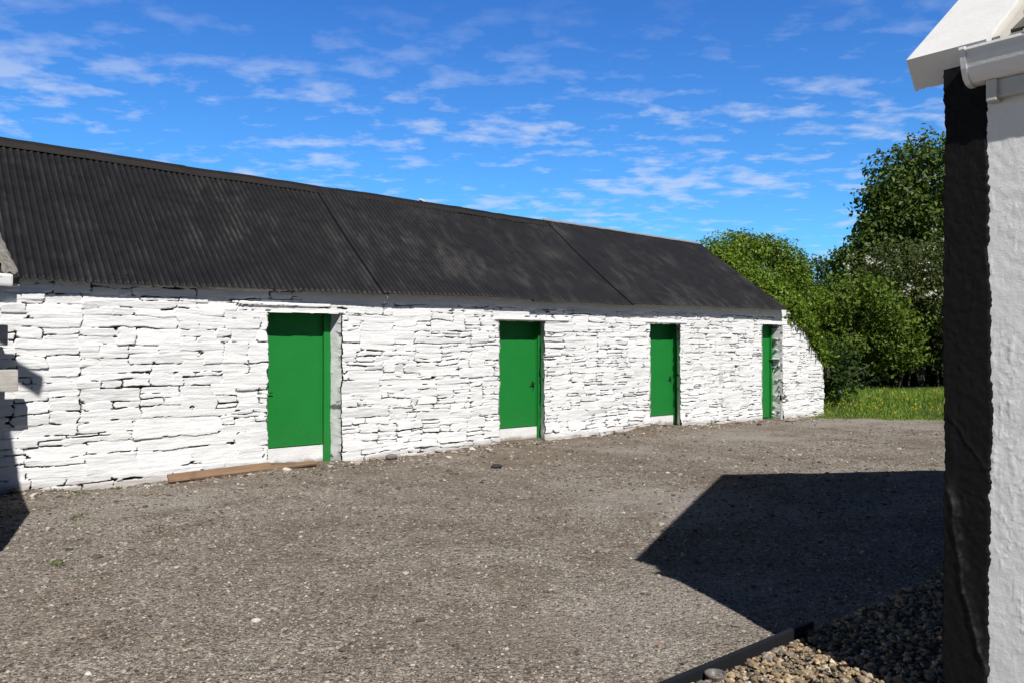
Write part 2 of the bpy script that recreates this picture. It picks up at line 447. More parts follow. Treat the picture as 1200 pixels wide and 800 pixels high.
def rubble(U, Zc, rects, seed, scale=.004):
    """height, crack and id fields for points U,Zc from a list of slab rectangles"""
    rg = np.random.default_rng(seed + 99)
    wu = U + .034 * fbm(U * 2.6, Zc * 4.2, seed, 3) + .016 * fbm(U * 10, Zc * 14, seed + 3, 3) + .022 * fbm(U * 1.6, Zc * 10, seed + 5, 2)
    wz = Zc + .030 * fbm(U * 1.7, Zc * 3.0, seed + 7, 3) + .012 * fbm(U * 7, Zc * 13, seed + 9, 3)
    au, az = U.min() - .2, Zc.min() - .2
    nu = int((U.max() - au + .3) / scale); nz = int((Zc.max() - az + .3) / scale)
    hh = np.zeros((nz, nu), np.float32); ee = np.zeros((nz, nu), np.float32); op = np.zeros((nz, nu), np.float32); wr = np.zeros((nz, nu), np.float32)
    for (a, b, c, e) in rects:
        i0, i1 = int((a - au) / scale), int((b - au) / scale); j0, j1 = int((c - az) / scale), int((e - az) / scale)
        i0c, i1c, j0c, j1c = max(i0, 0), min(i1, nu), max(j0, 0), min(j1, nz)
        if i1c <= i0c or j1c <= j0c: continue
        x = au + (np.arange(i0c, i1c) + .5) * scale; z = az + (np.arange(j0c, j1c) + .5) * scale
        xc, zc = (a + b) / 2, (c + e) / 2; hw, hz = (b - a) / 2, (e - c) / 2
        sk = rg.normal(0, .035); ra = min(rg.uniform(.006, .03), hw * .5, hz * .5)
        xx, zz = np.meshgrid(x - xc, z - zc); zz = zz + sk * xx * .5
        xx = xx + zz * rg.normal(0, .12)
        qx, qz = np.abs(xx) - hw + ra, np.abs(zz) - hz + ra
        sd = -(np.minimum(np.maximum(qx, qz), 0) + np.hypot(np.maximum(qx, 0), np.maximum(qz, 0)) - ra)
        pr = rg.normal(0, .0056) + (.012 if rg.random() < .08 else 0)
        hgt = pr + rg.normal(0, .018) * xx / max(hw, .1) * .4 + rg.normal(.0, .09) * zz
        hh[j0c:j1c, i0c:i1c] = hgt; ee[j0c:j1c, i0c:i1c] = sd
        # bottoms of slabs open most often, uprights sometimes
        o = np.where(np.abs(qz) * 1. < 0, 0, 0) + 0.
        low = (zz < -hz + .03); up = (zz > hz - .03)
        o = np.where(low, rg.uniform(-.1, .95), np.where(up, rg.uniform(-.1, .7), rg.uniform(-.2, .75)))
        o = np.where((np.abs(qx) < .03) & (np.abs(qz) < .02), o + .22, o)
        op[j0c:j1c, i0c:i1c] = o
        wr[j0c:j1c, i0c:i1c] = rg.random()
    ii = np.clip(((wu - au) / scale), 0, nu - 1.001); jj = np.clip(((wz - az) / scale), 0, nz - 1.001)
    i, j = ii.astype(int), jj.astype(int); fi, fj = ii - i, jj - j
    def bil(A): return (A[j, i] * (1 - fi) + A[j, i + 1] * fi) * (1 - fj) + (A[j + 1, i] * (1 - fi) + A[j + 1, i + 1] * fi) * fj
    edge = bil(ee); H = hh[j, i]; O = op[j, i]
    openn = np.clip(O * 1.0 + .50 * fbm(U * 2.6, Zc * 4.6, seed + 21, 3) + .62 * fbm(U * 9, Zc * 16, seed + 22, 2) - .515 - .03 * sstep(4, 8, U), 0, 1)
    openn = sstep(.10, .36, openn)
    gap = .0016 + .0056 * openn * (1 + .8 * fbm(U * 6, Zc * 8, seed + 25, 2)).clip(.2, 2)
    rnd = (.003 + .008 * openn) * (1 - sstep(0, .015, edge)) ** 1.3
    cr = (1 - sstep(gap * .55, gap * 1.25 + .002, edge))
    surf = .0050 * fbm(U * 4, Zc * 11, seed + 31, 4) + .0026 * fbm(U * 4.5, Zc * 38, seed + 35, 3) + .003 * np.abs(fbm(U * 3, Zc * 24, seed + 37, 2))
    lowf = .018 * fbm(U * .6, Zc * .8, seed + 41, 2)
    soft = .7 * bil(hh) + .3 * H
    fillm = np.clip(.45 + 1.25 * fbm(U * 1.7, Zc * 2.9, seed + 51, 3), .06, 1)          # thick old limewash smothers some of the wall
    Hh = soft * (.35 + .65 * fillm) + surf + lowf - rnd * (.25 + .75 * fillm) - cr * (.0025 * fillm + .055 * openn)
    crack = cr * openn
    return Hh, crack, wr[j, i], edge

# front wall as one displaced surface -------------------------------------
def us(a, b):
    o = [a]
    while o[-1] < b: o.append(o[-1] + (.0062 + .00058 * max(o[-1], 0)))
    return np.array(o)
uu = us(-1.3, 15.70); zz = np.arange(-.16, 2.335, .0066)
U, Zc = np.meshgrid(uu, zz)
rects = stone_layout(-1.6, 16., -.3, 2.5, 4, lambda u: np.interp(u, [0, 2.5, 5, 8, 16], [1.32, 1.16, .95, .82, .82]))
# slabs over the doors replace what was there
for (a, b, c, e) in ((2.50, 3.72, 2.075, 2.125), (2.66, 3.98, 1.99, 2.06), (6.45, 8.05, 1.945, 2.0), (6.45, 7.3, 2.0, 2.08), (9.8, 11.05, 1.95, 2.01), (13.2, 14.2, 1.98, 2.08)):
    rects.append((a, b, c, e))
Hh, crack, wr, edge = rubble(U, Zc, rects, 4)
for (a, b, c, e) in ((2.45, 3.75, 2.06, 2.12), (6.45, 8.0, 1.95, 2.0), (9.8, 11.0, 1.955, 2.005)):
    Hh += .022 * sstep(a, a + .05, U) * (1 - sstep(b - .05, b, U)) * sstep(c, c + .012, Zc) * (1 - sstep(e - .012, e, Zc))
# holes: one beside the farthest door, a few gaps where a pinning has dropped out
for (a, c, ru, rz) in ((14.12, .42, .10, .10), (14.22, .35, .07, .045), (7.47, 1.43, .03, .06), (2.05, 1.48, .030, .020), (5.35, 1.1, .045, .02), (12.5, 1.12, .06, .04), (1.95, .83, .028, .022), (10.98, .22, .03, .05)):
    k = np.clip(1.25 - np.hypot((U - a) / ru, (Zc - c) / rz) + .25 * fbm(U * 20, Zc * 20, 61, 2), 0, 1); k = sstep(.1, .5, k)
    k = k * sstep(-.35, .0, fbm(U * 26, Zc * 34, 62, 2)); Hh -= .14 * k; crack = np.maximum(crack, k)
smooth_band = sstep(2.11, 2.18, Zc + .03 * fbm(U * 2, Zc * 2, 71, 2)) * sstep(2.6, 4.2, U)     # plastered wall head under the eave
Hh = Hh * (1 - smooth_band) + (.004 * fbm(U * 6, Zc * 9, 73, 3)) * smooth_band; crack = crack * (1 - smooth_band)
wear = sstep(.975, .99, wr) * .35 * sstep(.0, .25, fbm(U * 3, Zc * 4, 81, 3))
wear = np.maximum(wear, .75 * sstep(.1, .5, fbm(U * 6, Zc * 8, 83, 3)) * np.exp(-((U - 12.1) / .5) ** 2 - ((Zc - .8) / .5) ** 2))
wear = np.maximum(wear, .5 * sstep(.15, .5, fbm(U * 5, Zc * 7, 85, 3)) * sstep(.45, .0, Zc) * .0)
bz = np.interp(U, BASE_U, BASE_Z)
dirt = np.clip(.85 * (1 - sstep(.0, .13, Zc - bz + .05 * fbm(U * 4, Zc * 6, 87, 3))) + .10 * sstep(.2, .6, fbm(U * 9, Zc * 12, 88, 3)), 0, 1) * .75
Hh += .02 * (1 - sstep(0, .4, Zc))                               # foot of the wall kicks out a little
jit = .018 * fbm(Zc * 9, U * .3, 51, 3) + .012 * fbm(Zc * 22, U * .3, 55, 2)
hole = np.zeros(U.shape, bool)
def jamb(z, k): return .014 * fbm(z * 9, z * 0 + k * 3.7, 51 + k, 2) + .010 * vnoise(np.floor(z / .085), z * 0 + k, 57 + k)
for k, D in enumerate(DOORS):
    hole |= (U > D[0] + jamb(Zc, k)) & (U < D[1] + jamb(Zc, k + 5)) & (Zc < D[2] + .010 * fbm(U * 5, Zc * 0, 59, 2))
endu = np.interp(Zc, [-.2, 1.06, 1.12, 1.91, 2.303, 2.5], [15.655, 15.655, 15.58, 14.86, 14.25, 14.1]) + .03 * vnoise(np.floor(Zc / .11), Zc * 0, 93)
hole |= U > endu
fm = grid_faces(len(zz), len(uu))
hc_ = hole.ravel(); keep = ~(hc_[fm].any(axis=1))
V = np.c_[U.ravel(), -Hh.ravel(), Zc.ravel()]
fm = fm[keep]; used = np.unique(fm); remap = np.full(len(V), -1); remap[used] = np.arange(len(used))
fw = mesh_obj('front_wall', V[used], remap[fm], WHITE, barn,
              attrs={'crack': crack.ravel()[used], 'wear': wear.ravel()[used], 'dirt': dirt.ravel()[used]}, smooth=True)

def strip(name, front_pts, depth, mat, parent, splay=0., seed=0, flip=False, du=0.):
    """surface running back (local +y) from a line of points on the wall face"""
    P = np.asarray(front_pts); nd = 14; ts = np.linspace(0, 1, nd)
    rows = []
    for t in ts:
        q = P.copy(); q[:, 1] += depth * t - .03 * 0
        nz = .006 * fbm(P[:, 2] * 8 + P[:, 0] * 8, np.full(len(P), t * 4 + seed), 60 + seed, 3) * min(t * 4, 1)
        q[:, 0] += splay * t + nz
        if abs(P[0, 2] - P[-1, 2]) < .3: q[:, 2] += nz
        rows.append(q)
    V = np.concatenate(rows)
    z = np.zeros(len(V))
    ck = sstep(.34, .50, fbm(V[:, 2] * 17, V[:, 1] * 2.5 + seed, 66, 3)) * .8
    return mesh_obj(name, V, grid_faces(nd, len(P)), mat, parent, attrs={'crack': ck, 'wear': z + .05, 'dirt': .6 * (1 - sstep(0, .16, V[:, 2]))}, smooth=True)
def plain_rubble(name, pts_fn, a0, a1, z0, z1, seed, step=.012, small=1., keepfn=None, off=.0, extra=None):
    a = np.arange(a0, a1, step); z = np.arange(z0, z1, step); A, Zz = np.meshgrid(a, z)
    hgt, ck, wq, _ = rubble(A, Zz, stone_layout(a0 - .3, a1 + .3, z0 - .1, z1 + .2, seed, lambda u: small), seed, .005)
    V = pts_fn(A, Zz, hgt).reshape(-1, 3)
    f = grid_faces(len(z), len(a))
    if keepfn is not None:
        ok = keepfn(A, Zz).ravel(); f = f[ok[f].all(axis=1)]
    us_ = np.unique(f); rm = np.full(len(V), -1); rm[us_] = np.arange(len(us_))
    dirt = .5 * (1 - sstep(0, .15, Zz)).ravel()
    return mesh_obj(name, V[us_], rm[f], WHITE, barn if extra is None else extra, attrs={'crack': ck.ravel()[us_], 'wear': np.zeros(len(us_)), 'dirt': dirt[us_]}, smooth=True)
zs = np.arange(-.16, 2.05, .02)
FRAME_Y = (.20, .19, .19, .20)
for k, D in enumerate(DOORS):
    zj = zs[zs < D[2] + .03]
    strip('door_reveal', np.c_[D[0] + jamb(zj, k) + .006, np.full(len(zj), .0), zj], .5, WHITE, barn, .0, k)
    fy = FRAME_Y[k]; sp = (D[5] + .004 - D[1]) / fy
    aj, zz_j = np.meshgrid(np.arange(-.004, .5, .012), np.arange(-.16, D[2] + .03, .012))
    hj = .010 * fbm(zz_j * 3.5, aj * 5, 66 + k, 3) + .003 * fbm(zz_j * 16, aj * 9, 67 + k, 2)
    xj = D[1] - .012 + jamb(zz_j, k + 5) * np.clip(1 - aj / .07, 0, 1) + sp * np.minimum(aj, fy) + hj * np.clip(aj / .05, 0, 1)
    hp = sstep(.7, 1.1, 1.6 - np.hypot((zz_j - .43) / .085, (aj - .07) / .06)) * (k == 3)
    ckj = np.maximum(.8 * sstep(.50, .62, fbm(zz_j * 15, aj * 4 + k * 5, 68, 3) + .1), hp)
    mesh_obj('door_reveal', np.c_[(xj + .09 * hp).ravel(), aj.ravel(), zz_j.ravel()], grid_faces(aj.shape[0], aj.shape[1]), WHITE, barn,
             attrs={'crack': ckj.ravel(), 'wear': np.zeros(aj.size), 'dirt': (.6 * (1 - sstep(0, .14, zz_j))).ravel()}, smooth=True)
    ul = np.arange(D[0] - .06, D[1] + .2, .02)
    strip('lintel', np.c_[ul, np.full(len(ul), .0), D[2] + .012 + .006 * fbm(ul * 5, ul * 0, 59, 2)], .55, WHITE, barn, 0, k + 7)
# wall end, back wall, gables
roofz = lambda d: EAVE_Z + SL * (np.minimum(d, 2 * RIDGE_D - d) - EAVE_D)
# right gable, set in line with the roof end; the sloping buttress end in front of it
plain_rubble('gable_wall', lambda A, Z_, h: np.stack([14.02 + h, A, Z_], -1), .02, 4.2, -.15, 4.0, 21, .02, 1., lambda A, Z_: Z_ < roofz(A) - .05)
plain_rubble('buttress_end', lambda A, Z_, h: np.stack([np.interp(Z_, [-.2, 1.06, 1.12, 1.91, 2.303, 2.5], [15.64, 15.64, 15.57, 14.85, 14.24, 14.08]) + h, A, Z_], -1), .0, .7, -.15, 2.35, 23, .015)
plain_rubble('back_wall', lambda A, Z_, h: np.stack([A, 4.24 + h, Z_], -1), -1.3, 14.1, -.15, 2.35, 25, .03)
# left gable: stands proud of the roof, with a cement fillet and whitewashed coping stones
g = Geo()
g.poly_prism([(-.42, .0, -.15), (-.42, 4.24, -.15), (-.42, 4.24, 2.3), (-.42, RIDGE_D, RIDGE_Z + .25), (-.42, .0, 2.30)], (.46, 0, 0))
g.build('gable_wall', THRESH, barn)
td = np.linspace(-.09, RIDGE_D, 90); ta = np.linspace(0, 1, 14)
T, A = np.meshgrid(td, ta)
xx = -.03 + .175 * A - .19 * T + .03 * fbm(T * 7, A * 3, 5, 3)
zc = EAVE_Z + SL0 * (T - EAVE_D) + .10 - .095 * A ** 1.5 + .012 * fbm(T * 9, A * 4, 6, 3)
V = np.c_[xx.ravel(), T.ravel(), zc.ravel()]
Vb = V[::len(td)].copy(); Vend = V[::len(td)] + np.array([0, .0, -.14]); n0 = len(V)
fe = np.array([[i * len(td), (i + 1) * len(td), n0 + i + 1, n0 + i] for i in range(13)])
mesh_obj('cement_fillet', np.r_[V, Vend], [grid_faces(14, len(td)), fe], CEMENT, barn, smooth=True)
zgr = np.random.default_rng(3)
g = Geo(); t = -.16
while t < RIDGE_D:
    ln = zgr.uniform(.3, .5); m_ = t + ln / 2
    g.box((-.215 - .19 * m_ + zgr.normal(0, .015), m_, EAVE_Z + SL0 * (m_ - EAVE_D) + .10 + zgr.normal(0, .01)), (.38 + zgr.normal(0, .02), ln * 1.12, .10), (math.atan(SL0) + zgr.normal(0, .03), zgr.normal(0, .03), zgr.normal(0, .03)), .022)
    t += ln
g.box((-.10, -.06, 2.26), (.40, .20, .13), (.05, .03, .02), .025)
g.build('coping_stone', THRESH, barn, smooth=False)

# doors --------------------------------------------------------------------
for k, D in enumerate(DOORS):
    o0, o1, top, l0, l1, fr, kt, b0 = D
    yb = .25; gz = float(np.interp((l0 + l1) / 2, BASE_U, BASE_Z))
    g = Geo()
    g.box(((l0 - .1 + fr) / 2, yb + .02, (kt + top + .06) / 2), (fr - l0 + .1, .036, top + .06 - kt), None, .004)
    door = g.build('door', GREEN, barn)
    g = Geo()
    fy = FRAME_Y[k]; hz_ = (gz - .09 + top + .05) / 2; hh_ = top + .05 - gz + .09
    g.box(((l1 + fr) / 2 + .003, (fy + .30) / 2, hz_), (fr - l1 + .006, .30 - fy, hh_), None, .005)
    g.box((l1 - .008, (fy + .05 + .30) / 2, hz_), (.022, .25 - fy, hh_), None, .004)
    g.build('door_frame', GREEN, door)
    g = Geo()
    g.box(((l0 - .1 + l1) / 2, yb + .006, top + .02), (l1 - l0 + .06, .06, .09), None, .004)
    g.build('head_rail', GREEN, door)
    # latch
    g = Geo(); lu = l0 + .05 if k == 0 else l1 - .075; lz = .95 if k == 0 else .93
    if k < 3:
        s_ = 1 if k == 0 else -1
        g.box((lu, yb - .003, lz), (.035, .008, .09), None, .002)
        g.tube([(lu - s_ * .02, yb - .012, lz + .012), (lu - s_ * .02, yb - .035, lz + .012), (lu + s_ * .075, yb - .038, lz + .004)], .007, 6)
        g.tube([(lu, yb - .012, lz - .02), (lu, yb - .04, lz - .045), (lu + s_ * .01, yb - .03, lz - .075)], .0065, 6)
    else:
        g.box((fr - .05, fy - .004, 1.0), (.05, .012, .03), None, .002)
    g.build('latch', BLACK, door)
    if k < 3:
        # whitewashed step below the leaf
        a = np.linspace(l0 - .16, l1 + .002, 60); z = np.linspace(-.15, kt - .012, 24); A, Zz = np.meshgrid(a, z)
        hh = .006 * fbm(A * 5, Zz * 6, 44 + k, 3)
        V = np.c_[A.ravel(), (yb - .012 - hh).ravel(), Zz.ravel()]
        Vt = np.c_[a, np.full(60, yb + .12), np.full(60, kt - .012)]
        ft = np.array([[23 * 60 + i, 23 * 60 + i + 1, 1440 + i + 1, 1440 + i] for i in range(59)])
        dr = .9 * (1 - sstep(0, .09, Zz - gz + .05 * fbm(A * 12, Zz * 14, 47, 3)))
        mesh_obj('door_step', np.r_[V, Vt], [grid_faces(24, 60), ft], WHITE, barn,
                 attrs={'crack': np.zeros(1500), 'wear': np.zeros(1500), 'dirt': np.r_[dr.ravel(), np.zeros(60)]}, smooth=False)
# white slab standing in the far jamb
g = Geo(); g.box((14.07, .13, .10), (.035, .26, .46), (0, .03, 0), .008); g.build('jamb_slab', THRESH, barn)

# roof ---------------------------------------------------------------------
PITCH = .0762
def roof_sheet(u0, u1, drop, front=True, per=12, lift=0.):
    a = np.arange(u0, u1 + 1e-6, PITCH / per); s = np.linspace(0, 1, 44)
    A, S = np.meshgrid(a, s)
    ph = np.cos(2 * math.pi * A / PITCH)
    amp = .0115 - .0065 * sstep(2.6, 6., A)
    d0 = EAVE_D - drop * .9 + .008 * vnoise(np.floor(A / .62), A * 0, 13)
    D_ = d0 + (RIDGE_D - d0) * S
    sag = -.018 * np.sin(S * math.pi) * (1 + .5 * vnoise(A * .35, S * 0, 15)) + .008 * vnoise(A * .8, S * 2.2, 17) + .004 * vnoise(np.floor(A / .62), np.floor(S * 2.02), 19)
    nrm = np.array([0, -SL, 1]) / math.hypot(1, SL)
    hgt = amp * ph + sag + lift + .011 * vnoise(A * 1.1, S * 0, 21) * (1 - S) ** 2
    Zr = EAVE_Z + slo(A) * (D_ - EAVE_D)
    V = np.stack([A, D_ + hgt * nrm[1], Zr + hgt * nrm[2]], -1)
    lip = V[0] + np.array([0, .002, -.004])
    if not front: V[..., 1] = 2 * RIDGE_D - V[..., 1]; lip[..., 1] = 2 * RIDGE_D - lip[..., 1]
    V = V.reshape(-1, 3); f = [grid_faces(44, len(a), flip=not front)]
    n0 = len(V); V = np.r_[V, lip]
    i = np.arange(len(a) - 1); f.append(np.c_[n0 + i, n0 + i + 1, i + 1, i])
    n1 = len(V); side = V[np.arange(44) * len(a)] - np.array([0, 0, .03]); V = np.r_[V, V[np.arange(44) * len(a)] - np.array([.001, 0, 0]), side]
    j = np.arange(43); f.append(np.c_[n1 + j, n1 + j + 1, n1 + 44 + j + 1, n1 + 44 + j])
    lap_shade = 1 - np.clip(1 - (A - u0) / .014, 0, 1) * (u0 > 0)  # shade of the sheet gap painted dark along the left edge
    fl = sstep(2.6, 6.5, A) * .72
    crest = np.r_[(((ph * .5 + .5) * (1 - fl) + fl * .8) * lap_shade).ravel(), np.ones(len(a)), np.zeros(88)]
    wm = .5 + .5 * fbm(A * .55, S * 1.6, 23, 3) + .35 * np.exp(-((A - 2.6) / 1.3) ** 2) + .3 * np.exp(-((A - 12.2) / .35) ** 2) + .25 * np.exp(-((A - 5.3) / .5) ** 2)
    wm = np.r_[wm.ravel(), np.full(len(a), .3), np.zeros(88)].clip(0, 1)
    # nail heads
    if front:
        nv = []; nf = []
        rr = np.random.default_rng(int(u0 * 10) + 5); base = len(V)
        for fr_ in (.05, .30, .52, .74, .95):
            for q in np.arange(u0 + .12, u1 - .05, PITCH * 4):
                q = round((q + rr.integers(-1, 2) * PITCH) / PITCH) * PITCH; sj = fr_ + rr.normal(0, .008)
                if q < u0 + .03 or q > u1 - .03: continue
                dd = EAVE_D + (RIDGE_D - EAVE_D) * sj; zz_ = EAVE_Z + float(slo(q)) * (dd - EAVE_D) - .018 * math.sin(sj * math.pi)
                c = np.array([q, dd, zz_]) + nrm * (.016 + lift)
                t1 = np.array([1., 0, 0]); t2 = np.cross(nrm, t1); m0 = len(nv)
                for j in range(6): nv.append(c + .014 * (t1 * math.cos(j * math.pi / 3) + t2 * math.sin(j * math.pi / 3)) - nrm * .012)
                nv.append(c + nrm * .006)
                for j in range(6): nf.append((base + m0 + j, base + m0 + (j + 1) % 6, base + m0 + 6))
        V = np.r_[V, np.array(nv)]; f.append(np.array(nf)); crest = np.r_[crest, np.full(len(nv), .0)]; wm = np.r_[wm, np.zeros(len(nv))]
    return mesh_obj('roof_sheeting', V, f, ROOF, barn, attrs={'crest': crest, 'wearmap': wm}, smooth=True)
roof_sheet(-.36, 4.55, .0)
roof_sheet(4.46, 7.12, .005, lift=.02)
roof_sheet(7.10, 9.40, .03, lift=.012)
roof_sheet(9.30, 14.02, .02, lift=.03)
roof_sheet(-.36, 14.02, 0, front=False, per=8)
def ridge_cap(name, u0, u1, lift, mat, wing=.17, front=True, back=True):
    prof = []
    sl = math.atan(float(slo((u0 + u1) / 2)))
    for s_ in np.linspace(wing, .035, 5): prof.append((RIDGE_D - s_ * math.cos(sl), RIDGE_Z - s_ * math.sin(sl) + .022))
    for t in np.linspace(-.6, .6, 5): prof.append((RIDGE_D + .045 * math.sin(t) * 1.2, RIDGE_Z + .012 + .035 * math.cos(t)))
    for s_ in np.linspace(.035, wing, 5): prof.append((RIDGE_D + s_ * math.cos(sl), RIDGE_Z - s_ * math.sin(sl) + .022))
    p = np.array(prof); a = np.arange(u0, u1 + .01, .06)
    wob = .006 * vnoise(a * 1.1, a * 0, 29) + .004 * vnoise(a * 5, a * 0, 30)
    V = np.stack([np.repeat(a[:, None], len(p), 1), np.repeat(p[None, :, 0], len(a), 0), p[None, :, 1] + wob[:, None] + lift + (ridge_height(a) - RIDGE_Z)[:, None]], -1).reshape(-1, 3)
    th = V + np.array([0, 0, -.006]); n0 = len(V); f = [grid_faces(len(a), len(p), flip=True), grid_faces(len(a), len(p), n0)]
    m = len(p); i = np.arange(len(a) - 1)
    f.append(np.c_[i * m, (i + 1) * m, n0 + (i + 1) * m, n0 + i * m])
    f.append(np.c_[i * m + m - 1, n0 + i * m + m - 1, n0 + (i + 1) * m + m - 1, (i + 1) * m + m - 1])
    j = np.arange(m - 1); f.append(np.c_[j, n0 + j, n0 + j + 1, j + 1])
    e = (len(a) - 1) * m; f.append(np.c_[e + j, e + j + 1, n0 + e + j + 1, n0 + e + j])
    return mesh_obj(name, np.r_[V, th], f, mat, barn, smooth=False)
WIRE = m_dark('pale_wire', (.4, .4, .38), (.55, .54, .5), .5)
RC = m_dark('tarred_ridge', (.014, .013, .014), (.034, .029, .027), .6, .003)
for a, b, l in ((.0, 2.5, .006), (2.42, 4.9, .0), (4.82, 7.3, .006), (7.22, 9.72, .0), (9.64, 12.1, .006), (12.0, 14.06, .0)):
    ridge_cap('ridge_cap', a, b, l, RC)
g = Geo()
sl = math.atan(SL)
g.box((11.65, RIDGE_D + .05, float(ridge_height(11.65)) + .045), (4.75, .02, .09), (0, .0228, 0), .002)
g.build('galvanised_ridge_flashing', GALV, barn)
g = Geo(); g.box((6.45, RIDGE_D - .01, float(ridge_height(6.45)) + .065), (.11, .05, .035), (0, .25, .2), .01); g.build('ridge_clip', PAINTW, barn)
g = Geo()
for q, ln in ((4.52, .13), (9.42, .13), (9.98, .12), (10.6, .12), (11.9, .10), (13.0, .10)):
    g = Geo(); g.tube([(q, -.13, EAVE_Z - .0), (q + .012, -.12, EAVE_Z - .06), (q - .006, -.05, EAVE_Z - ln)], .0055, 6)
    g.build('eave_wire', WIRE, barn)

# ------------------------------------------------------------------ things at the barn foot and on the left
def to_world(o): o.location = (O2[0], O2[1], 0); o.rotation_euler = (0, 0, BROT); return o
pl = to_world(empty('timber_plank'))
pl.location = (*barn_xy(1.64, -.215), 0.028); pl.rotation_euler = (0, 0, BROT + .045)
tag(pl, 'long brown wooden plank lying on the gravel along the foot of the white wall', 'plank')
g = Geo(); g.box((.60, .0, .022), (1.24, .12, .032), (.75, -.018, 0), .004); g.build('board', REDWOOD, pl)
g = Geo(); g.box((1.02, -.015, .012), (1.60, .09, .03), (.35, -.014, .0), .004); g.build('batten', REDWOOD, pl)
def rock(name, x, y, r, tint, label, flat=.75):
    bm = bmesh.new(); bmesh.ops.create_icosphere(bm, subdivisions=3, radius=1)
    V = np.array([v.co[:] for v in bm.verts]); F = np.array([[v.index for v in f.verts] for f in bm.faces]); bm.free()
    s = 1 + .28 * fbm(V[:, 0] * 1.3 + x * 9, V[:, 1] * 1.3 + V[:, 2] * 1.7 + y, 3, 3)
    V = V * s[:, None] * np.array([1.15, .9, flat]) * r
    V += np.array([x, y, float(ground_z(np.array(x), np.array(y))) + r * flat * .72])
    return tag(mesh_obj(name, V, F, STONE, attrs={'tint': np.tile(tint, (len(V), 1))}, smooth=True), label, 'stone')
rock('loose_stone', *barn_xy(4.60, -.10), .065, (.2, .19, .18), 'grey rounded stone lying against the wall foot right of the nearest green door')
rock('loose_stone', -.20, 10.34, .06, (.05, .048, .045), 'small dark lump on the open gravel before the second green door', .55)
rock('loose_stone', *barn_xy(13.7, -.45), .09, (.33, .28, .22), 'flat tan stone on the gravel before the farthest green door', .35)
rock('loose_stone', *barn_xy(4.05, -.16), .06, (.42, .36, .28), 'pale tan stone at the foot of the nearest door right jamb', .5)
rock('loose_stone', -1.48, 4.67, .026, (.6, .57, .52), 'pale angular stone on bare gravel in the left foreground', .5)

gate = tag(empty('timber_gate', (O2[0], O2[1], 0), BROT), 'weathered grey timber rails jutting in at the left edge before the white wall', 'gate')
g = Geo(); g.box((-.50, -.34, 1.22), (1.24, .10, .22), (0, 0, .02), .012); g.build('rail', OLDWOOD, gate)
g = Geo(); g.box((-.60, -.30, 1.685), (1.27, .08, .21), (0, .01, 0), .012); g.build('rail', OLDWOOD, gate)
g = Geo(); g.box((-.135, -.25, .86), (.16, .07, 1.9), None, .012); g.build('post', OLDWOOD, gate)

# unseen stand-in added beyond the left edge, shaped to throw the shadow at left
out = tag(empty('outbuilding'), 'unseen whitewashed block added beyond the left edge of the yard to cast shadow', 'shadow_caster')
def shadow_batter(A, Z_): return np.interp(Z_, [0, 1.95, 3.04, 3.89, 4.4], [0, .18, .52, .67, .70])  # taper follows the shadow outline wanted on ground and wall
def pr(a0, a1, fn, name, sd): return plain_rubble(name, fn, a0, a1, -.1, 3.93, sd, .03, 1., None, 0, out)
pr(2.2, 5.92, lambda A, Z_, h: np.stack([-3.79 - shadow_batter(A, Z_) + h * .6 - .5 * (5.92 - A), np.minimum(A, 5.92 - .02 * Z_), Z_], -1), 'wall', 31)
pr(-8.5, -3.79, lambda A, Z_, h: np.stack([np.minimum(A, -3.79 - shadow_batter(A, Z_)), 5.92 - .02 * Z_ + h, Z_], -1), 'wall', 33)
g = Geo(); g.box((-4.36, 5.84, 4.37), (.44, .12, .11), None, .005); g.box((-4.66, 5.80, 4.12), (.18, .2, .5), None, .01); g.build('shadow_step_block', CEMENT, out)  # blocks added only to cast the stepped shadow on the barn wall
g = Geo(); g.poly_prism([(-4.62, 5.90, 3.93), (-8.5, 5.90, 3.93), (-8.5, 2.2, 3.93), (-6.5, 2.2, 3.93)], (0, 0, .07)); g.build('roof_slab', CEMENT, out)
g = Geo(); g.poly_prism([(-4.7, 5.75, -.1), (-8.45, 5.75, -.1), (-8.45, 2.3, -.1), (-6.5, 2.3, -.1)], (0, 0, 4.02)); g.build('wall_core', THRESH, out)

# ------------------------------------------------------------------ HOUSE at the right
house = tag(empty('white_house', (C2[0], C2[1], .08), HROT), 'white rendered house corner with black painted edge, gutter and thick gable coping', 'house')
house.scale = (HS, HS, HS)
PT = .7486; AL = math.atan(PT); DH = 3.14; LEN = 6.5
# front wall, finely displaced near the corner
def harl(S, Zz, sd): return .0014 * fbm(S * 7, Zz * 5, sd, 3) + .0013 * fbm(S * 34, Zz * 26, sd + 4, 3) + .0012 * sstep(.20, .42, fbm(S * 62, Zz * 48, sd + 8, 2)) * sstep(-.2, .2, fbm(S * 6, Zz * 5, sd + 12, 2)) + .0012 * sstep(.3, .5, fbm(S * 26, Zz * 9, sd + 9, 3))
s = np.r_[np.arange(.06, 1.1, .0042), np.arange(1.1, LEN, .06)]; z = np.arange(-.25, 2.78, .0048)
S, Zz = np.meshgrid(s, z); hh = harl(S, Zz, 11)
mesh_obj('front_wall', np.c_[S.ravel(), -hh.ravel(), Zz.ravel()], grid_faces(len(z), len(s)), HARLW, house, attrs={'glint': np.zeros(S.size)}, smooth=True)
g = Geo()
g.poly_prism([(.035, .02, -.1), (.035, 2 * DH, -.1), (.035, 2 * DH, 2.74), (.035, DH, 2.74 + DH * PT), (.035, .02, 2.74)], (.28, 0, 0)); g.build('gable_wall', HARLW, house)
g = Geo(); g.box((LEN / 2, 2 * DH - .1, 1.3), (LEN - .05, .2, 2.8)); g.box((LEN - .1, DH, 1.3), (.2, 2 * DH - .3, 2.8)); g.build('back_wall', HARLW, house)
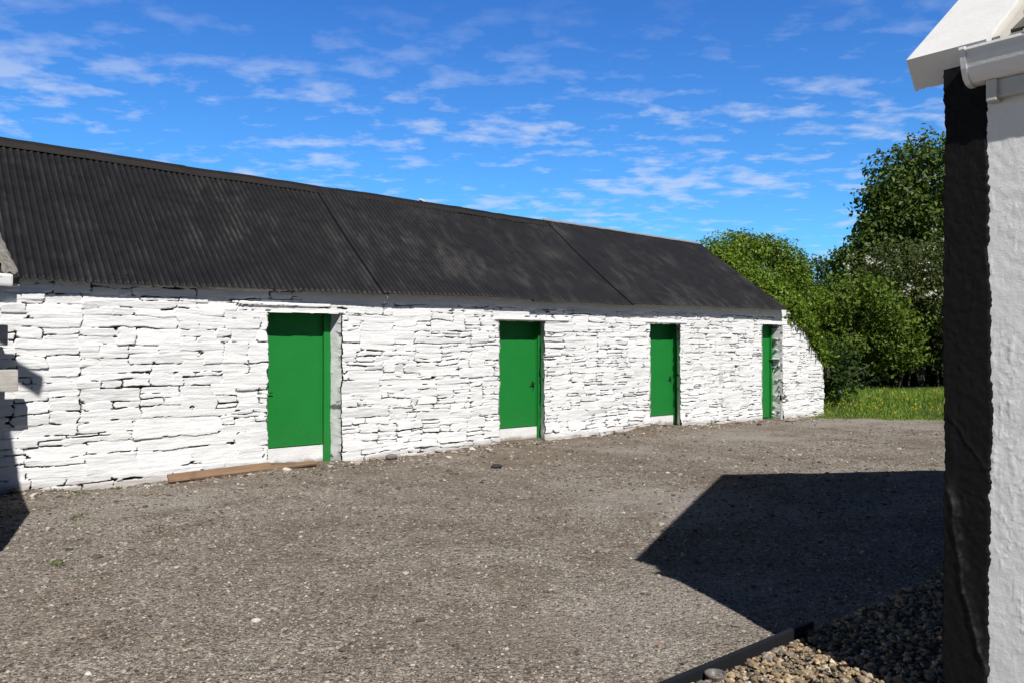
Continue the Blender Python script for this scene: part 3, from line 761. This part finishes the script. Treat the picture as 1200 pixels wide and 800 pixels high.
# black painted corner band, wrapping on to the gable
z = np.arange(-.25, 2.80, .006)
sw = .188 + .008 * fbm(z * 4, z * 0, 3, 3) + .006 * fbm(z * 22, z * 0 + 3, 5, 3) + .005 * fbm(z * 70, z * 0 + 5, 6, 2) + .012 * (1 - sstep(1.3, 2.6, z)) * sstep(.5, 1.4, z) - .006
sl_ = .002 + .009 * fbm(z * 3.1, z * 0 + 7, 7, 3) + .005 * fbm(z * 17, z * 0 + 9, 9, 3) + .004 * fbm(z * 60, z * 0 + 2, 8, 2)
# bulge of thick render low on the corner
t = np.r_[np.linspace(-1, 0, 12), np.linspace(0, 1, 44)[1:]]
T, Zg = np.meshgrid(t, z)
SW, SLm = sw[:, None] + 0 * T, sl_[:, None] + 0 * T
front = T >= 0
Sx = np.where(front, SLm + (SW - SLm) * T, SLm + .01 * (-T))
hb_ = harl(Sx, Zg, 11) + .006 + .0022 * fbm(Sx * 45, Zg * 40, 27, 3)
crease = .185 - .155 * sstep(.10, .95, Zg) - .022 * fbm(Zg * 6, Zg * 0, 15, 2)       # line of a broken patch climbing to the left
cz = Sx - crease
ridge = sstep(-.035, .004, -np.abs(cz)) * (1 - sstep(.92, 1.06, Zg)) * sstep(.12, .3, Zg)
hb_ += .009 * ridge + .010 * (cz < 0) * (1 - sstep(.85, 1.05, Zg)) * sstep(-.1, .05, Zg)
c2_ = np.abs(Zg - (1.30 - 1.25 * Sx + .03 * fbm(Sx * 20, Zg * 2, 25, 2))); hb_ += .003 * (1 - sstep(.0, .018, c2_)) * front
glint = ridge * sstep(-.1, .45, fbm(Sx * 40, Zg * 30, 17, 3)) * .14  # painted glint along the ridge, broken up by noise
Yg = np.where(front, -hb_, .5 * (-T) - hb_[:, 12:13] * (1 + T))
edgefall = np.where(T > .93, (T - .93) / .07, 0) * .008
Yg = np.where(front, Yg + edgefall, Yg)
mesh_obj('corner_band', np.c_[Sx.ravel(), Yg.ravel(), Zg.ravel()], grid_faces(len(z), len(t)), HARLB, house, attrs={'glint': glint.ravel()}, smooth=True)
# coping (skew) : sloping slab with ragged lower edge of its end face
ca, sa_ = math.cos(AL), math.sin(AL)
def slope_pt(s, along, down): return (s, along * ca + down * sa_, 2.887 + along * sa_ - down * ca)
def coping(sgn, name):
    g = Geo(); ns = 130; ss = np.linspace(-.162, .172, ns); L = DH / ca - .001
    rag = .150 + .006 * fbm(ss * 12, ss * 0, 3, 3) + .006 * fbm(ss * 70, ss * 0, 6, 3)
    top0 = [slope_pt(q, 0, 0) for q in ss]; bot0 = [slope_pt(q, 0, r_) for q, r_ in zip(ss, rag)]
    top1 = [slope_pt(q, L, 0) for q in ss]; bot1 = [slope_pt(q, L, .15) for q in ss]
    V = np.array(top0 + bot0 + top1 + bot1)
    if sgn < 0: V[:, 1] = 2 * DH - V[:, 1]
    i = np.arange(ns - 1)
    f = [np.c_[i, i + 1, ns + i + 1, ns + i], np.c_[2 * ns + i, 2 * ns + i + 1, i + 1, i], np.c_[ns + i, ns + i + 1, 3 * ns + i + 1, 3 * ns + i], np.c_[3 * ns + i, 3 * ns + i + 1, 2 * ns + i + 1, 2 * ns + i],
         np.array([[0, ns, 3 * ns, 2 * ns], [ns - 1, 2 * ns + ns - 1, 3 * ns + ns - 1, ns + ns - 1]])]
    o = mesh_obj(name, V, f, PAINTW, house)
    return o
coping(1, 'gable_coping'); coping(-1, 'gable_coping')
g = Geo()
for a in (0,):
    pts = [slope_pt(.176, .06, .02), slope_pt(.176, DH / ca - .02, .02), slope_pt(.176, DH / ca - .02, .16), slope_pt(.176, .06, .16)]
    g.poly_prism(pts, (.028, 0, 0))
g.build('skew_fillet', m_plain_white('cream_mortar', (.62, .59, .53), .8, .5), house)
# slates
def slates():
    V = []; F = []; T_ = []; rg = np.random.default_rng(8); L = DH / ca; base = .05
    a = .02; row = 0
    while a < L - .05:
        x = .2 - (row % 2) * .12
        while x < LEN:
            w = rg.uniform(.22, .38); x0, x1 = max(x + .004, .205), x + w - .004
            if x1 > x0 + .03:
                dn = base + rg.normal(0, .004); t1 = .016; ln = .34
                c = [slope_pt(q, al, dd) for q, al, dd in ((x0, a - .03, dn), (x1, a - .03 + rg.normal(0, .006), dn), (x1, a + ln, dn + .034), (x0, a + ln, dn + .034))]
                b = [slope_pt(q, al, dd + t1) for q, al, dd in ((x0, a - .03, dn), (x1, a - .03, dn), (x1, a + ln, dn + .034), (x0, a + ln, dn + .034))]
                n0 = len(V); V += c + b
                F += [(n0, n0 + 1, n0 + 2, n0 + 3), (n0, n0 + 4, n0 + 5, n0 + 1), (n0, n0 + 3, n0 + 7, n0 + 4), (n0 + 1, n0 + 5, n0 + 6, n0 + 2)]
                tt = np.array([.17, .165, .155]) * rg.uniform(.6, 1.25); T_ += [tt] * 8
            x += w
        a += .2; row += 1
    V = np.array(V); T_ = np.array(T_); F = np.array(F)
    V2 = V.copy(); V2[:, 1] = 2 * DH - V2[:, 1]
    mesh_obj('slate_roof', np.r_[V, V2], [F, F[:, ::-1] + len(V)], SLATE, house, attrs={'tint': np.r_[T_, T_]})
    q = [slope_pt(.18, .05, .14), slope_pt(LEN, .05, .14), slope_pt(LEN, L, .14), slope_pt(.18, L, .14)]
    Vq = np.array(q); Vr = Vq.copy(); Vr[:, 1] = 2 * DH - Vr[:, 1]
    mesh_obj('roof_boarding', np.r_[Vq, Vr], np.array([[0, 1, 2, 3], [4, 7, 6, 5]]), BLACK, house)
slates()
g = Geo(); pk = 2.887 + DH * PT
g.box((LEN / 2 + .1, DH, pk - .10), (LEN - .2, .2, .10), None, .03); g.build('ridge_tile', CEMENT, house)
# gutter
prof = [(-.004, 2.822), (-.110, 2.835), (-.124, 2.833), (-.126, 2.822), (-.114, 2.816), (-.112, 2.790), (-.104, 2.752), (-.086, 2.716), (-.060, 2.697), (-.030, 2.692), (-.004, 2.692)]
inner = [(-.012, 2.704), (-.035, 2.703), (-.058, 2.709), (-.080, 2.727), (-.096, 2.757), (-.104, 2.792), (-.106, 2.822), (-.012, 2.815)]
loop = prof[1:] + inner[:-1] + [(-.105, 2.826)]
g = Geo(); g.poly_prism([(.128, y_, z_) for y_, z_ in loop], (LEN - .13, 0, 0)); gut = g.build('gutter', UPVC, house, smooth=False)
g = Geo(); cap = [(y_ * 1.04, 2.76 + (z_ - 2.76) * 1.06) for y_, z_ in prof]
g.poly_prism([(.113, y_, z_) for y_, z_ in cap], (.022, 0, 0)); g.build('end_cap', UPVC, gut)
g = Geo()
for q in (.362, 1.3, 2.3):
    g = Geo(); g.box((q, -.116, 2.838), (.022, .024, .016), None, .004); g.build('gutter_clip', UPVC, gut)
g = Geo(); g.box((LEN / 2 + .1, -.022, 2.655), (LEN - .2, .044, .074), None, .004); g.box((.212, -.028, 2.650), (.042, .060, .092), None, .005)
g.build('fascia', m_plain_white('cream_fascia', (.66, .66, .64), .6, .3), house)

# ------------------------------------------------------------------ FOLIAGE
def leaf_mesh(name, P, Nrm, size, tint, mat, parent=None, kind=None, wid=.62, droop=.3):
    n = len(P)
    Nrm = Nrm / np.linalg.norm(Nrm, axis=1)[:, None]
    t = rng.normal(size=(n, 3)); t[:, 2] -= droop * 2; t -= Nrm * (t * Nrm).sum(1)[:, None]; t /= np.linalg.norm(t, axis=1)[:, None]
    b = np.cross(Nrm, t); s = size[:, None]
    p0 = P - t * s * .5; p2 = P + t * s * .5 - Nrm * s * .12; m = P - t * s * .05 + Nrm * s * .0
    p1 = m + b * s * wid * .5 + Nrm * s * .12; p3 = m - b * s * wid * .5 + Nrm * s * .12
    V = np.stack([p0, p1, p2, p3], 1).reshape(-1, 3)
    i = np.arange(n) * 4
    F = np.r_[np.c_[i, i + 1, i + 2], np.c_[i, i + 2, i + 3]]
    o = mesh_obj(name, V, F, mat, parent, attrs={'tint': np.repeat(tint, 4, axis=0)})
    if kind: o['kind'] = kind
    return o
LEAF = m_leaf('green_leaves', .28, .5, .22); GLOSS = m_leaf('glossy_ivy_leaves', .25, .45, .25)
GRASSM = m_leaf('grass_blades', .35, .6, .2); PETAL = m_leaf('petals', .3, .6, .2)
def clumps(cs, rs, per, size, cols, shell=.72, squash=.85, nout=.75):
    P = []; N = []; S_ = []; T_ = []
    cols = np.array(cols)
    for c, r_ in zip(cs, rs):
        n = int(per * r_ * r_)
        dv = rng.normal(size=(n, 3)); dv /= np.linalg.norm(dv, axis=1)[:, None]
        rad = r_ * np.where(rng.random(n) < .72, rng.normal(1, .10, n), rng.uniform(.2, 1, n)) * (1 + .22 * vnoise(dv[:, 0] * 3 + c[0] * 5, dv[:, 2] * 3 + dv[:, 1] * 2.3 + c[1], 3))
        p = np.asarray(c) + dv * rad[:, None] * np.array([1, 1, squash])
        nn = dv * nout + rng.normal(0, .55, (n, 3)) + np.array([0, 0, .35])
        P.append(p); N.append(nn); S_.append(size * rng.uniform(.6, 1.3, n))
        ci = rng.integers(0, len(cols), n)
        T_.append(cols[ci] * rng.uniform(.75, 1.25, (n, 1)) * rng.uniform(.82, 1.18))
    return np.concatenate(P), np.concatenate(N), np.concatenate(S_), np.concatenate(T_)
def trunk(name, base, top, r0, limbs, parent, spread):
    g = Geo(); base = np.array(base, float); top = np.array(top, float)
    pts = [base + (top - base) * t + np.array([.06 * math.sin(t * 7), .05 * math.cos(t * 5), 0]) for t in np.linspace(0, 1, 8)]
    g.tube(pts, list(np.linspace(r0, r0 * .3, 8)), 9)
    for e in limbs:
        t = rng.uniform(.25, .75); a = base + (top - base) * t; e = np.array(e)
        mid = (a + e) / 2 + np.array([0, 0, -.12 * np.linalg.norm(e - a)])
        g.tube([a, a * .55 + mid * .45, mid, mid * .4 + e * .6, e], list(np.linspace(r0 * .38, r0 * .07, 5)), 6)
    return g.build(name, BARK, parent, smooth=True)
def blob(center, rad, n, rmin, rmax, flat_bottom=None):
    """clump centres through an ellipsoid, mostly near its surface"""
    c = np.array(center); cs = []; rs = []
    for _ in range(n):
        d_ = rng.normal(size=3); d_ /= np.linalg.norm(d_)
        q = rng.uniform(.35, 1.0) ** .5; p = c + d_ * np.array(rad) * q
        if flat_bottom is not None and p[2] < flat_bottom: p[2] = flat_bottom + rng.uniform(0, .4)
        cs.append(p); rs.append(rng.uniform(rmin, rmax))
    return cs, rs
def tree(name, label, cat, base, h, r0, lobes, per, size, cols, mat, group=None, nl=14):
    t = tag(empty(name, (0, 0, 0)), label, cat, group)
    cs, rs = [], []
    for c, rad, n, a, b in lobes:
        q, w_ = blob(c, rad, n, a, b, .5); cs += q; rs += w_
    idx = rng.choice(len(cs), min(nl, len(cs)), replace=False)
    trunk('trunk', base, (base[0] + .2, base[1], h), r0, [cs[i] for i in idx], t, 1)
    P, N, S_, T_ = clumps(cs, rs, per, size, cols)
    leaf_mesh('crown', P, N, S_, T_, mat, t)
    return t, np.array(cs), np.array(rs)
SYC = [(.11, .17, .036), (.08, .13, .03), (.145, .20, .046), (.05, .085, .02)]
IVY = [(.16, .245, .022), (.125, .20, .02), (.20, .28, .035), (.075, .135, .016)]
HAW = [(.085, .115, .032), (.10, .13, .042), (.06, .085, .024), (.12, .14, .06)]
SHR = [(.12, .185, .025), (.09, .145, .02), (.15, .21, .035)]
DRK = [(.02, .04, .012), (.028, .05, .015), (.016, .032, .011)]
# sycamore
tree('sycamore_tree', 'tall dark green broadleaf tree rising highest beside the black house corner', 'tree', (14.9, 28.2, 0), 7.4, .28,
     [((15.3, 28, 5.75), (3.2, 2.8, 3.1), 105, .45, .85), ((12.4, 27.3, 4.2), (1.6, 1.9, 1.4), 34, .4, .75), ((13.4, 27.6, 5.6), (1.2, 1.6, 1.5), 24, .4, .7), ((15.0, 28, 3.0), (3.4, 2.6, 1.8), 45, .5, .9)],
     480, .19, SYC, LEAF, None, 26)
# hawthorn in flower
haw, hcs, hrs = tree('hawthorn_tree', 'bushy tree dotted with white blossom in front of the tall dark tree', 'tree', (12.4, 24.6, 0), 3.4, .14,
     [((12.1, 23.9, 3.3), (2.0, 1.7, 1.45), 66, .35, .62), ((11.3, 23.9, 2.3), (1.0, 1.1, 1.0), 24, .3, .55), ((13.6, 24.3, 2.2), (1.5, 1.4, 1.3), 34, .3, .6)],
     760, .115, HAW, LEAF, None, 18)
# sprays of blossom
P = []; N = []
for c, r_ in zip(hcs, hrs):
    if rng.random() < .45:
        for _ in range(rng.integers(2, 6)):
            d_ = rng.normal(size=3); d_[2] = abs(d_[2]); d_[1] -= .6; d_ /= np.linalg.norm(d_); p = c + d_ * r_ * 1.05
            q = p + rng.normal(0, 1, (9, 3)) * np.array([.075, .05, .035]); P.append(q); N.append(np.tile(d_, (9, 1)) + rng.normal(0, .4, (9, 3)))
P = np.concatenate(P); N = np.concatenate(N)
leaf_mesh('blossom', P, N, rng.uniform(.045, .085, len(P)), np.tile((.70, .70, .62), (len(P), 1)) * rng.uniform(.7, 1.1, (len(P), 1)), PETAL, haw, None, 1.)
# shrubs
tree('elder_shrub', 'bright green rounded shrub just right of the white barn end', 'shrub', (8.9, 21.6, 0), 2.1, .07,
     [((9.0, 21.4, 2.4), (1.0, 1.0, 1.05), 34, .28, .5), ((10.3, 22.3, 1.75), (1.15, .9, .95), 34, .26, .46)], 900, .12, SHR, LEAF)
tree('low_shrub', 'low dark green shrub at ground level against the barn end', 'shrub', (7.7, 19.3, 0), .8, .04,
     [((7.75, 19.3, .8), (.55, .6, .75), 24, .2, .36)], 1100, .09, [(.05, .09, .02), (.04, .075, .02)], LEAF, None, 8)
tree('sapling', 'pale green slender sapling against the sky between ivy mound and tall tree', 'tree', (12.3, 33, 0), 4.6, .08,
     [((12.7, 33, 4.0), (1.2, .9, 1.1), 44, .28, .5), ((12.0, 33, 2.6), (1.5, 1, 1.4), 44, .3, .55)], 330, .13, [(.075, .13, .05), (.06, .11, .045)], LEAF)
# dark hedge behind
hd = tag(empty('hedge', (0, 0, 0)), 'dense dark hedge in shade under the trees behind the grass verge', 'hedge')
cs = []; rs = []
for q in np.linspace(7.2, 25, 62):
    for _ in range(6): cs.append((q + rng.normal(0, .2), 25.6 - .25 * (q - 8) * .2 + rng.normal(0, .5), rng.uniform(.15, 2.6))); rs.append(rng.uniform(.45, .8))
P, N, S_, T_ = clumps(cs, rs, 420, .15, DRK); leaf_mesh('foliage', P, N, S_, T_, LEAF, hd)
g = Geo()
for q in np.linspace(7.6, 19, 26):
    x_ = q + rng.normal(0, .2); y_ = 24.4 + rng.normal(0, .3); g = Geo(); g.tube([(x_, y_, .1), (x_ + rng.normal(0, .15), y_ + .1, 1.1), (x_ + rng.normal(0, .5), y_ + .4, 2.2)], [.05, .035, .02], 6); g.build('stem', BARK, hd, smooth=True)
# ivy over the gable end
ivy = tag(empty('ivy_mound', (O2[0], O2[1], 0), BROT), 'bright green ivy mound smothering the far gable end beside the black roof', 'ivy')
cs = []; rs = []
for q in np.linspace(.0, 1., 40):                       # along the verge from ridge to wall foot
    d_ = RIDGE_D * (1 - q) + .15 * q; z_ = roofz(np.array(d_)) - .12
    for _ in range(4): cs.append((14.35 + rng.uniform(-.08, .75), d_ + rng.normal(0, .12), float(z_) - .05 + rng.uniform(-.28, .10))); rs.append(rng.uniform(.16, .3))
for _ in range(95):                                        # the hump
    a = rng.uniform(0, 2 * math.pi); e = rng.uniform(-.3, 1.) ; rr = math.sqrt(max(0, 1 - e * e))
    cs.append((16.4 + 1.2 * rr * math.cos(a), 2.9 + 1.7 * rr * math.sin(a), 3.05 + 1.12 * e)); rs.append(rng.uniform(.28, .46))
for _ in range(115):                                       # skirt falling to the right
    q = rng.uniform(0, 1); cs.append((15.1 + 2.3 * q + rng.normal(0, .2), .75 + rng.uniform(-.1, 1.6) + .2 * q, 3.0 - .2 * q - 1.75 * rng.random() ** 1.3 - .2)); rs.append(rng.uniform(.2, .4))
for _ in range(70):
    cs.append((16.2 + rng.uniform(-.2, 1.3), rng.uniform(.9, 3.4), rng.uniform(.3, 1.9))); rs.append(rng.uniform(.3, .5))
for q in np.linspace(0, 1, 64):                            # hanging over the sloped end
    u_i = 14.35 + 1.28 * q; cs.append((u_i + rng.normal(.10, .07), rng.uniform(-.02, .3), float(np.interp(u_i, [14.25, 14.86, 15.58, 15.66], [2.28, 1.93, 1.16, 1.0])) + rng.normal(.06, .06))); rs.append(rng.uniform(.12, .24))
P, N, S_, T_ = clumps(cs, rs, 1750, .082, IVY, nout=.9)
leaf_mesh('leaves', P, N, S_, T_, GLOSS, ivy)
g = Geo()
for _ in range(16):
    a = rng.uniform(14.5, 15.9); zt = float(np.interp(a, [14.25, 14.86, 15.6], [2.2, 1.85, 1.05])); pts = [(a + .3, .35, zt + .2), (a + .08, .02, zt + .02), (a + rng.normal(0, .03), -.03, zt - rng.uniform(.1, .3))]
    g = Geo(); g.tube(pts, [.012, .009, .004], 5); g.build('stem', BARK, ivy)
# grass verge and buttercups
n = 42000
gx_ = rng.uniform(6.3, 15, n); gy_ = edge_y(gx_) + rng.uniform(0, 1, n) ** 1.3 * 6.5 - .05 + .2 * rng.normal(0, 1, n) * 0
u, off, *_ = ground_parts(gx_, gy_); k = (off > -5.5) & ~((u < 15.7) & (off < .0))
k &= rng.random(n) < (.55 + .45 * vnoise(gx_ * 1.5, gy_ * 1.5, 7)).clip(.2, 1)
gx_, gy_ = gx_[k], gy_[k]; n = len(gx_)
e = gy_ - edge_y(gx_)
hgt = (.04 + .11 * sstep(.1, 1.6, e)) * rng.uniform(.5, 1.35, n) * (1 + .4 * vnoise(gx_ * 1.3, gy_ * 1.3, 19))
b0 = np.c_[gx_, gy_, ground_z(gx_, gy_) - .01]; an = rng.uniform(0, 2 * math.pi, n); wv = np.c_[np.cos(an), np.sin(an), 0 * an] * rng.uniform(.006, .013, n)[:, None]
ln = np.c_[rng.normal(0, .35, (n, 2)), np.ones(n)] * hgt[:, None]
V = np.stack([b0 - wv, b0 + wv, b0 + ln * .55 + wv * .7, b0 + ln * .55 - wv * .7, b0 + ln * np.array([1.25, 1.25, 1])], 1).reshape(-1, 3)
i = np.arange(n) * 5
tint = np.array([(.20, .35, .05), (.25, .38, .065), (.17, .30, .04), (.29, .34, .10)])[rng.integers(0, 4, n)] * rng.uniform(.7, 1.25, (n, 1))
tag(mesh_obj('verge_grass', V, [np.c_[i, i + 1, i + 2, i + 3], np.c_[i + 3, i + 2, i + 4]], GRASSM, attrs={'tint': np.repeat(tint, 5, 0)}), kind='stuff')
n = 300
gx_ = rng.uniform(6.6, 14, n); gy_ = edge_y(gx_) + .25 + rng.random(n) * 4.2; k = vnoise(gx_ * .9, gy_ * .9, 33) > -.15; gx_, gy_ = gx_[k], gy_[k]; n = len(gx_)
P = np.c_[gx_, gy_, ground_z(gx_, gy_) + rng.uniform(.10, .2, n)]
P = np.repeat(P, 3, 0) + rng.normal(0, .012, (3 * n, 3))
tag(leaf_mesh('buttercups', P, np.tile((0, -.4, 1.), (3 * n, 1)) + rng.normal(0, .4, (3 * n, 3)), rng.uniform(.02, .034, 3 * n), np.tile((.72, .5, .015), (3 * n, 1)), PETAL, None, None, 1.), kind='stuff')
# small weeds in the yard
spots = [(-3.95, 7.35), (-3.0, 6.9), (-3.25, 5.75), (-2.9, 4.15), (-2.6, 3.9), (-2.85, 4.3), (.85, 11.9), (3.0, 13.9), (6.0, 16.7), (2.0, 12.9), (-4.6, 8.5)] + [barn_xy(a_, -abs(rng.normal(.05, .06)) - .02) for a_ in (.5, 1.1, 4.3, 5.2, 6.1, 8.3, 8.9, 9.6, 11.6, 12.4, 12.9, 14.6, 15.2)]
P = []; N = []
for x_, y_ in spots:
    m = rng.integers(10, 24); q = np.c_[x_ + rng.normal(0, .035, m), y_ + rng.normal(0, .035, m), np.zeros(m)]; q[:, 2] = ground_z(q[:, 0], q[:, 1]) + rng.uniform(.008, .035, m); P.append(q); N.append(np.tile((0, -.2, 1.), (m, 1)) + rng.normal(0, .4, (m, 3)))
P = np.concatenate(P); tag(leaf_mesh('yard_weeds', P, np.concatenate(N), rng.uniform(.018, .04, len(P)), np.tile((.12, .17, .035), (len(P), 1)) * rng.uniform(.5, 1.2, (len(P), 1)), LEAF, None, None, .5), kind='stuff')

# ------------------------------------------------------------------ LIGHT AND SKY
SA, EL = R(18.03), R(47.3)
sdir = (math.sin(SA) * math.cos(EL), -math.cos(SA) * math.cos(EL), math.sin(EL))
sun = bpy.data.lights.new('sun', 'SUN'); sun.energy = 4.9; sun.angle = R(.53); sun.color = (1, .965, .91)
so = bpy.data.objects.new('sun', sun); COL.objects.link(so)
from mathutils import Vector
so.rotation_euler = Vector(sdir).to_track_quat('Z', 'Y').to_euler()
w = bpy.data.worlds.new('World'); scene.world = w; w.use_nodes = True
nt = w.node_tree; nt.nodes.clear()
class WN(NT):
    def __init__(s, t): s.t = t
q = WN(nt)
sky = q.n('ShaderNodeTexSky', sky_type='NISHITA'); sky.sun_disc = False; sky.sun_elevation = EL; sky.sun_rotation = math.pi - SA
sky.altitude = 0; sky.air_density = 1.0; sky.dust_density = .3; sky.ozone_density = 2.5
gam = q.n('ShaderNodeGamma', Gamma=1.0); q.l(sky.outputs[0], gam.inputs[0])
tc = q.n('ShaderNodeTexCoord').outputs['Generated']
sep = q.n('ShaderNodeSeparateXYZ'); q.l(tc, sep.inputs[0])
zc = q.math('MAXIMUM', sep.outputs[2], 0.0)
den = q.math('ADD', zc, .10)
cx = q.math('DIVIDE', sep.outputs[0], den); cy = q.math('DIVIDE', sep.outputs[1], den)
cmb = q.n('ShaderNodeCombineXYZ'); q.l(cx, cmb.inputs[0]); q.l(cy, cmb.inputs[1])
n1 = q.noise(q.map(cmb.outputs[0], (.8, 1., 1)), 8.0, 6, .58, .08)
n2 = q.noise(q.map(cmb.outputs[0], (.6, .9, 1)), 1.9, 3, .5)
cl = q.math('ADD', n1, q.math('MULTIPLY', q.math('SUBTRACT', n2, .5), .70))
cl = q.ramp(cl, [(.492, 0), (.57, .24), (.69, .62), (1, .78)])
band = q.ramp(zc, [(0, .25), (.05, .6), (.12, 1), (.26, .9), (.32, .4), (.39, .08), (.46, 0)])
cl = q.math('MULTIPLY', cl, band)
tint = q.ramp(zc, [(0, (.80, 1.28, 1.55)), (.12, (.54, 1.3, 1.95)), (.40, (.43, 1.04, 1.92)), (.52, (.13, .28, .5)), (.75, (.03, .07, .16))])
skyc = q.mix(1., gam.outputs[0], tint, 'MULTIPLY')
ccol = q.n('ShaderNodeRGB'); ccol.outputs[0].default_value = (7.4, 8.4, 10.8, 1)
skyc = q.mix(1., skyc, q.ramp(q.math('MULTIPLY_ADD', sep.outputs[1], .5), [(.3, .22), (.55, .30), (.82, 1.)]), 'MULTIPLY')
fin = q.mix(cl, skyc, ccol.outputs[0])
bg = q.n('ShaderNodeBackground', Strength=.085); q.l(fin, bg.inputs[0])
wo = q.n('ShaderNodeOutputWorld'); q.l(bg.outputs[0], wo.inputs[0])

# ------------------------------------------------------------------ CAMERA
cam = bpy.data.cameras.new('camera'); cam.sensor_width = 36; cam.lens = 945.06 / 1200 * 36; cam.clip_end = 2000; cam.clip_start = .05
co = bpy.data.objects.new('camera', cam); COL.objects.link(co)
co.location = (0, 0, 1.6); co.rotation_euler = (math.pi / 2 + .0018, 0, 0)
scene.camera = co
scene.view_settings.view_transform = 'Standard'; scene.view_settings.look = 'None'
scene.view_settings.exposure = 0; scene.view_settings.gamma = 1
scene.cycles.use_denoising = True; scene.cycles.diffuse_bounces = 1
